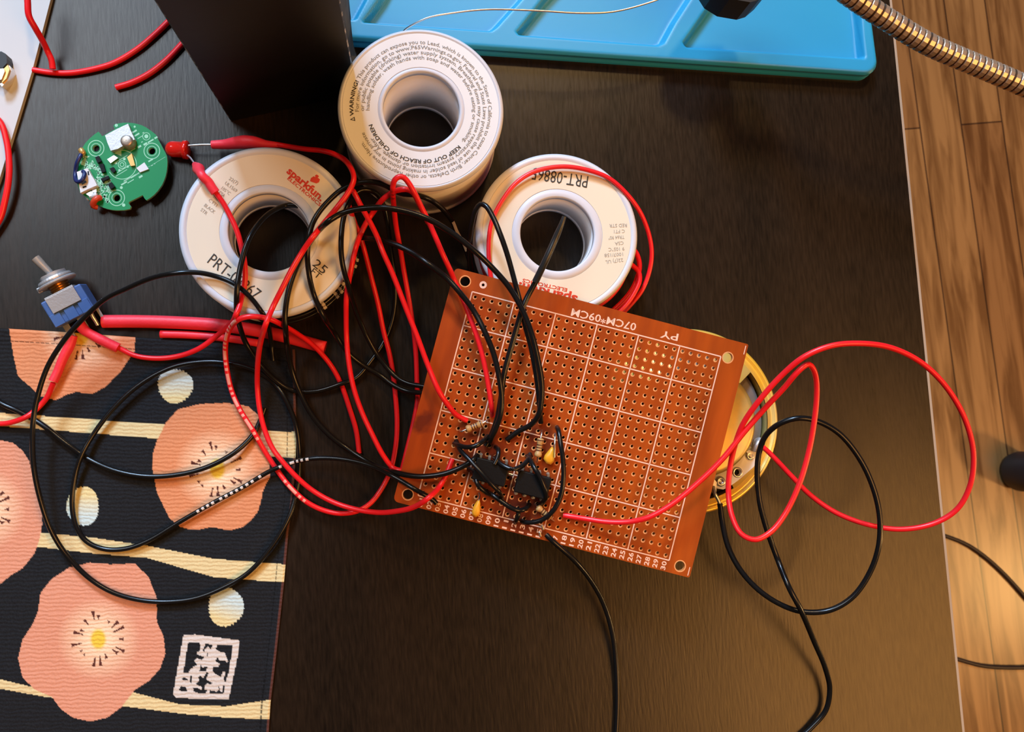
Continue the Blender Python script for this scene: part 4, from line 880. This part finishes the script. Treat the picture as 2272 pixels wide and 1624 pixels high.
# ------------------------------------------------------------------ patterned cloth
def edge_x(y): return np.interp(y, [700, 790, 960, 1015, 1110, 1180, 1292, 1450, 1560, 1624, 1800], [648, 655, 657, 656, 650, 640, 630, 613, 600, 596, 585])
def top_y(x): return np.interp(x, [-80, 20, 150, 300, 480, 660], [727, 729, 737, 748, 760, 776])
nu, nv = 430, 470
U, V = np.meshgrid(np.linspace(0, 1, nu), np.linspace(0, 1, nv), indexing='ij')
V2 = V
Y0 = 740+V2*(1720-740); X = -260+U*(edge_x(Y0)+260); ty = top_y(X); Y = ty+V2*(1720-ty); X = -260+U*(edge_x(Y)+260)
def pin(poly): return sdf(np.stack([X, Y], -1), np.array(poly, float)) < 0
jit = np.random.RandomState(5)
black = np.array([.0065, .0070, .0085]); C = np.zeros(X.shape+(3,)); C[:] = black
C *= (1+.9*(jit.rand(*X.shape)[..., None]-.3)); 
CREAM = np.array([.66, .52, .26]); PEACH = np.array([.62, .235, .105]); PINK = np.array([.64, .27, .165])
def band(xs, y0s, y1s, col=CREAM):
    a = np.interp(X, xs, y0s); b = np.interp(X, xs, y1s); C[(Y > a) & (Y < b) & (X > xs[0]) & (X < xs[-1])] = col
band([-300, 0, 350, 480, 600, 640, 700], [912, 916, 941, 945, 955, 958, 960], [940, 945, 973, 985, 1012, 1015, 1016])
band([-300, 92, 200, 327, 476, 630, 700], [1170, 1182, 1192, 1211, 1240, 1252, 1256], [1204, 1214, 1227, 1238, 1281, 1292, 1294])
band([-300, 0, 100, 300, 400, 500, 595, 700], [1500, 1507, 1531, 1537, 1563, 1567, 1553, 1550], [1522, 1528, 1546, 1570, 1583, 1592, 1596, 1596])
F1 = [(200, 1248), (246, 1252), (300, 1250), (330, 1281), (348, 1327), (348, 1380), (363, 1411), (367, 1450), (355, 1484), (330, 1511), (300, 1530), (269, 1569), (238, 1592), (200, 1601), (161, 1592), (134, 1572), (115, 1546), (77, 1530), (50, 1503), (40, 1461), (50, 1419), (73, 1384), (84, 1357), (90, 1315), (115, 1284), (154, 1259)]
F2 = [(445, 896), (502, 894), (550, 901), (578, 925), (592, 960), (598, 1020), (599, 1059), (590, 1074), (583, 1092), (579, 1113), (572, 1135), (559, 1152), (537, 1170), (508, 1177), (480, 1171), (469, 1169), (442, 1175), (423, 1175), (400, 1169), (376, 1150), (357, 1111), (348, 1092), (338, 1038), (338, 1010), (348, 978), (368, 938), (395, 908)]
F3 = [(-20, 972), (30, 983), (50, 1000), (65, 1023), (77, 1077), (92, 1127), (94, 1161), (88, 1195), (77, 1227), (50, 1261), (23, 1277), (0, 1296), (-60, 1320), (-90, 1200), (-90, 1000)]
F4 = [(18, 700), (20, 729), (30, 790), (40, 835), (75, 865), (87, 878), (124, 888), (147, 876), (167, 870), (207, 873), (234, 858), (268, 824), (288, 794), (299, 778), (301, 700)]
for poly, cen, yel, rs, base in ((F1, (219, 1418), (218, 1418), (42, 62), PINK), (F2, (480, 1042), (482, 1040), (42, 62), PEACH), (F3, (-35, 1130), (-38, 1130), (42, 62), PINK), (F4, (180, 738), (180, 745), (42, 62), PEACH)):
    ins = pin(poly); d = np.hypot(X-cen[0], Y-cen[1]); t = np.clip((d-18)/75, 0, 1)[..., None]
    c_ = base*t+np.array([.86, .62, .40])*(1-t)
    yy = np.clip(1-np.hypot((X-yel[0])/20, (Y-yel[1])/26), 0, 1)[..., None]; yy = np.clip(yy*3, 0, 1)
    c_ = c_*(1-yy)+np.array([.74, .50, .05])*yy
    # stamens
    st_ = np.zeros(X.shape, bool); ang = np.arctan2(Y-cen[1], X-cen[0])
    for k in range(17):
        a = 2*math.pi*k/17+.1*math.sin(k*2.3); r1 = rs[1]*(.88+.14*math.sin(k*1.7)); r0 = rs[0]*(.95+.1*math.cos(k)); ca, sa = math.cos(a), math.sin(a)
        al = (X-cen[0])*ca+(Y-cen[1])*sa; pe = -(X-cen[0])*sa+(Y-cen[1])*ca
        st_ |= (al > r0) & (al < r1) & (np.abs(pe) < 1.4+3.0*np.clip((al-r0)/(r1-r0), 0, 1)**2.5)
    c_[st_] = (.09, .022, .014)
    C[ins] = c_[ins]
for (x, y, rx, ry, top) in ((389, 856, 39, 38, 0), (184, 1123, 36, 43, 1), (501, 1346, 39, 44, -1)):
    a = np.arctan2(Y-y, X-x); rr = np.hypot((X-x)/rx, (Y-y)/ry)+.035*np.sin(a*31)*(np.sin(a*3+x) > -.3)+.04*np.sin(a*3+x)
    ins = rr < 1; t = np.clip(.5+(Y-y)/ry*.9*(-1 if top == 1 else 1)+(-.1 if top == 0 else 0), 0, 1)[..., None]
    if top == -1: t = np.clip(.35+(Y-y)/ry*.9-(X-x)/rx*.3, 0, 1)[..., None]
    c_ = np.array([.50, .60, .58])*(1-t)+np.array([.66, .54, .26])*t; C[ins] = c_[ins]
z_ = lambda l: [(370+a/9.555, 1395+b/9.555) for a, b in l]
seal = pin(z_([(355, 130), (600, 122), (1540, 245), (1500, 600), (1310, 1505), (640, 1490), (200, 1455), (130, 1400)]))
for l in ([(460, 280), (705, 300), (705, 470), (640, 490), (640, 540), (790, 600), (750, 660), (640, 625), (590, 660), (590, 700), (640, 740), (630, 790), (560, 790), (540, 840), (490, 850), (470, 940), (340, 935), (375, 780), (400, 570), (430, 430)],
    [(820, 320), (970, 330), (940, 440), (880, 370), (820, 420), (790, 490), (760, 470)],
    [(1060, 345), (1395, 355), (1350, 700), (1320, 900), (1240, 1150), (1210, 1080), (1240, 900), (1190, 900), (1150, 1020), (1010, 950), (970, 870), (975, 815), (1100, 800), (1120, 740), (1040, 690), (1050, 620), (1090, 620), (1120, 670), (1220, 670), (1280, 720), (1300, 690), (1230, 510), (1100, 480), (1045, 430)],
    [(715, 740), (745, 820), (870, 800), (830, 910), (690, 905)],
    [(840, 920), (890, 940), (830, 1070), (960, 1150), (950, 1180), (860, 1160), (800, 1200), (790, 1290), (860, 1290), (830, 1370), (690, 1370), (560, 1320), (560, 1250), (650, 1250), (740, 1300), (745, 1230), (600, 1170), (690, 1110), (670, 1010), (720, 1000), (770, 1040)],
    [(310, 1060), (370, 1030), (460, 1080), (370, 1100)], [(300, 1210), (400, 1240), (440, 1320), (560, 1340), (400, 1330), (255, 1310)],
    [(915, 1300), (1050, 1330), (1100, 1290), (1100, 1220), (1120, 1220), (1120, 1320), (1180, 1340), (1190, 1210), (1230, 1210), (1200, 1385), (900, 1370)],
    [(500, 990), (530, 990), (520, 1150), (495, 1140)], [(860, 500), (880, 510), (870, 580), (850, 580)]): seal &= ~pin(z_(l))
C[seal] = (.60, .53, .47)
# stitched hems
hem = (np.abs(Y-(top_y(X)+27)) < 1.2) & (np.sin(X*.55) > -.75); C[hem] *= .25
hem = (np.abs(X-(edge_x(Y)-19)) < 1.2) & (np.sin(Y*.55) > -.75) & (Y > top_y(X)+27); C[hem] *= .2
edge = (edge_x(Y)-X < 4.5); C[edge & (C.sum(-1) < .1)] = (.085, .030, .024)
C *= (.93+.14*jit.rand(*X.shape))[..., None]
Z = .9+.10*np.sin(X*.021+Y*.013)+.08*np.sin(Y*.03-X*.01)
Z = Z+.45*np.exp(-((edge_x(Y)-X)/14)**2)+.35*np.exp(-((Y-top_y(X))/18)**2)
dxx = np.minimum((edge_x(Y)-X), (Y-top_y(X))); Z = Z-.6*np.clip(1-dxx/3.5, 0, 1)**2
vs = []
for i in range(nu):
    for j in range(nv): vs.append(P(float(X[i, j]), float(Y[i, j]), float(Z[i, j])))
org = P(300, 1200, 0)
# skirt to the table
fs = [(i*nv+j, i*nv+j+1, (i+1)*nv+j+1, (i+1)*nv+j) for i in range(nu-1) for j in range(nv-1)]
cols = C.reshape(-1, 3).tolist(); rimi = [((nu-1)*nv+j) for j in range(nv-1, -1, -1)]+[i*nv for i in range(nu-2, -1, -1)]
b0 = len(vs)
for i in rimi: v = vs[i]; vs.append(Vector((v.x, v.y, ZT))); cols.append([.05, .02, .016])
fs += [(rimi[k], rimi[k+1], b0+k+1, b0+k) for k in range(len(rimi)-1)]
me = bpy.data.meshes.new('cloth'); me.from_pydata([v-org for v in vs], [], fs)
ca = me.color_attributes.new('pattern', 'FLOAT_COLOR', 'POINT'); ca.data.foreach_set('color', [c for q in cols for c in (*q, 1.0)])
me.polygons.foreach_set('use_smooth', [True]*len(fs))
mt = bpy.data.materials.new('printed_cotton'); mt.use_nodes = True; nt = mt.node_tree; b = nt.nodes['Principled BSDF']; L = nt.links.new
at = nt.nodes.new('ShaderNodeAttribute'); at.attribute_name = 'pattern'; L(at.outputs['Color'], b.inputs['Base Color'])
b.inputs['Roughness'].default_value = .85; b.inputs['Sheen Weight'].default_value = .05; b.inputs['Specular IOR Level'].default_value = .2
tc = nt.nodes.new('ShaderNodeTexCoord'); wv = nt.nodes.new('ShaderNodeTexWave'); wv.bands_direction = 'Y'; wv.inputs['Scale'].default_value = 260; wv.inputs['Distortion'].default_value = 4.5; wv.inputs['Detail'].default_value = 3; wv.inputs['Detail Scale'].default_value = 1.4
mp = nt.nodes.new('ShaderNodeMapping'); mp.inputs['Rotation'].default_value = (0, 0, .03); L(tc.outputs['Object'], mp.inputs[0]); L(mp.outputs[0], wv.inputs[0])
nz = nt.nodes.new('ShaderNodeTexNoise'); nz.inputs['Scale'].default_value = 1600; L(tc.outputs['Object'], nz.inputs[0])
ad = nt.nodes.new('ShaderNodeMath'); ad.operation = 'MULTIPLY_ADD'; ad.inputs[1].default_value = .5; L(nz.outputs[0], ad.inputs[0]); L(wv.outputs[0], ad.inputs[2])
bp = nt.nodes.new('ShaderNodeBump'); bp.inputs['Strength'].default_value = .45; bp.inputs['Distance'].default_value = .00022; L(ad.outputs[0], bp.inputs['Height']); L(bp.outputs[0], b.inputs['Normal'])
me.materials.append(mt); me.update()
o = bpy.data.objects.new('patterned_cloth', me); COL.objects.link(o); o.location = org
tag(o, 'black ribbed cloth printed with peach blossoms, cream stripes and a seal at lower left', 'cloth')
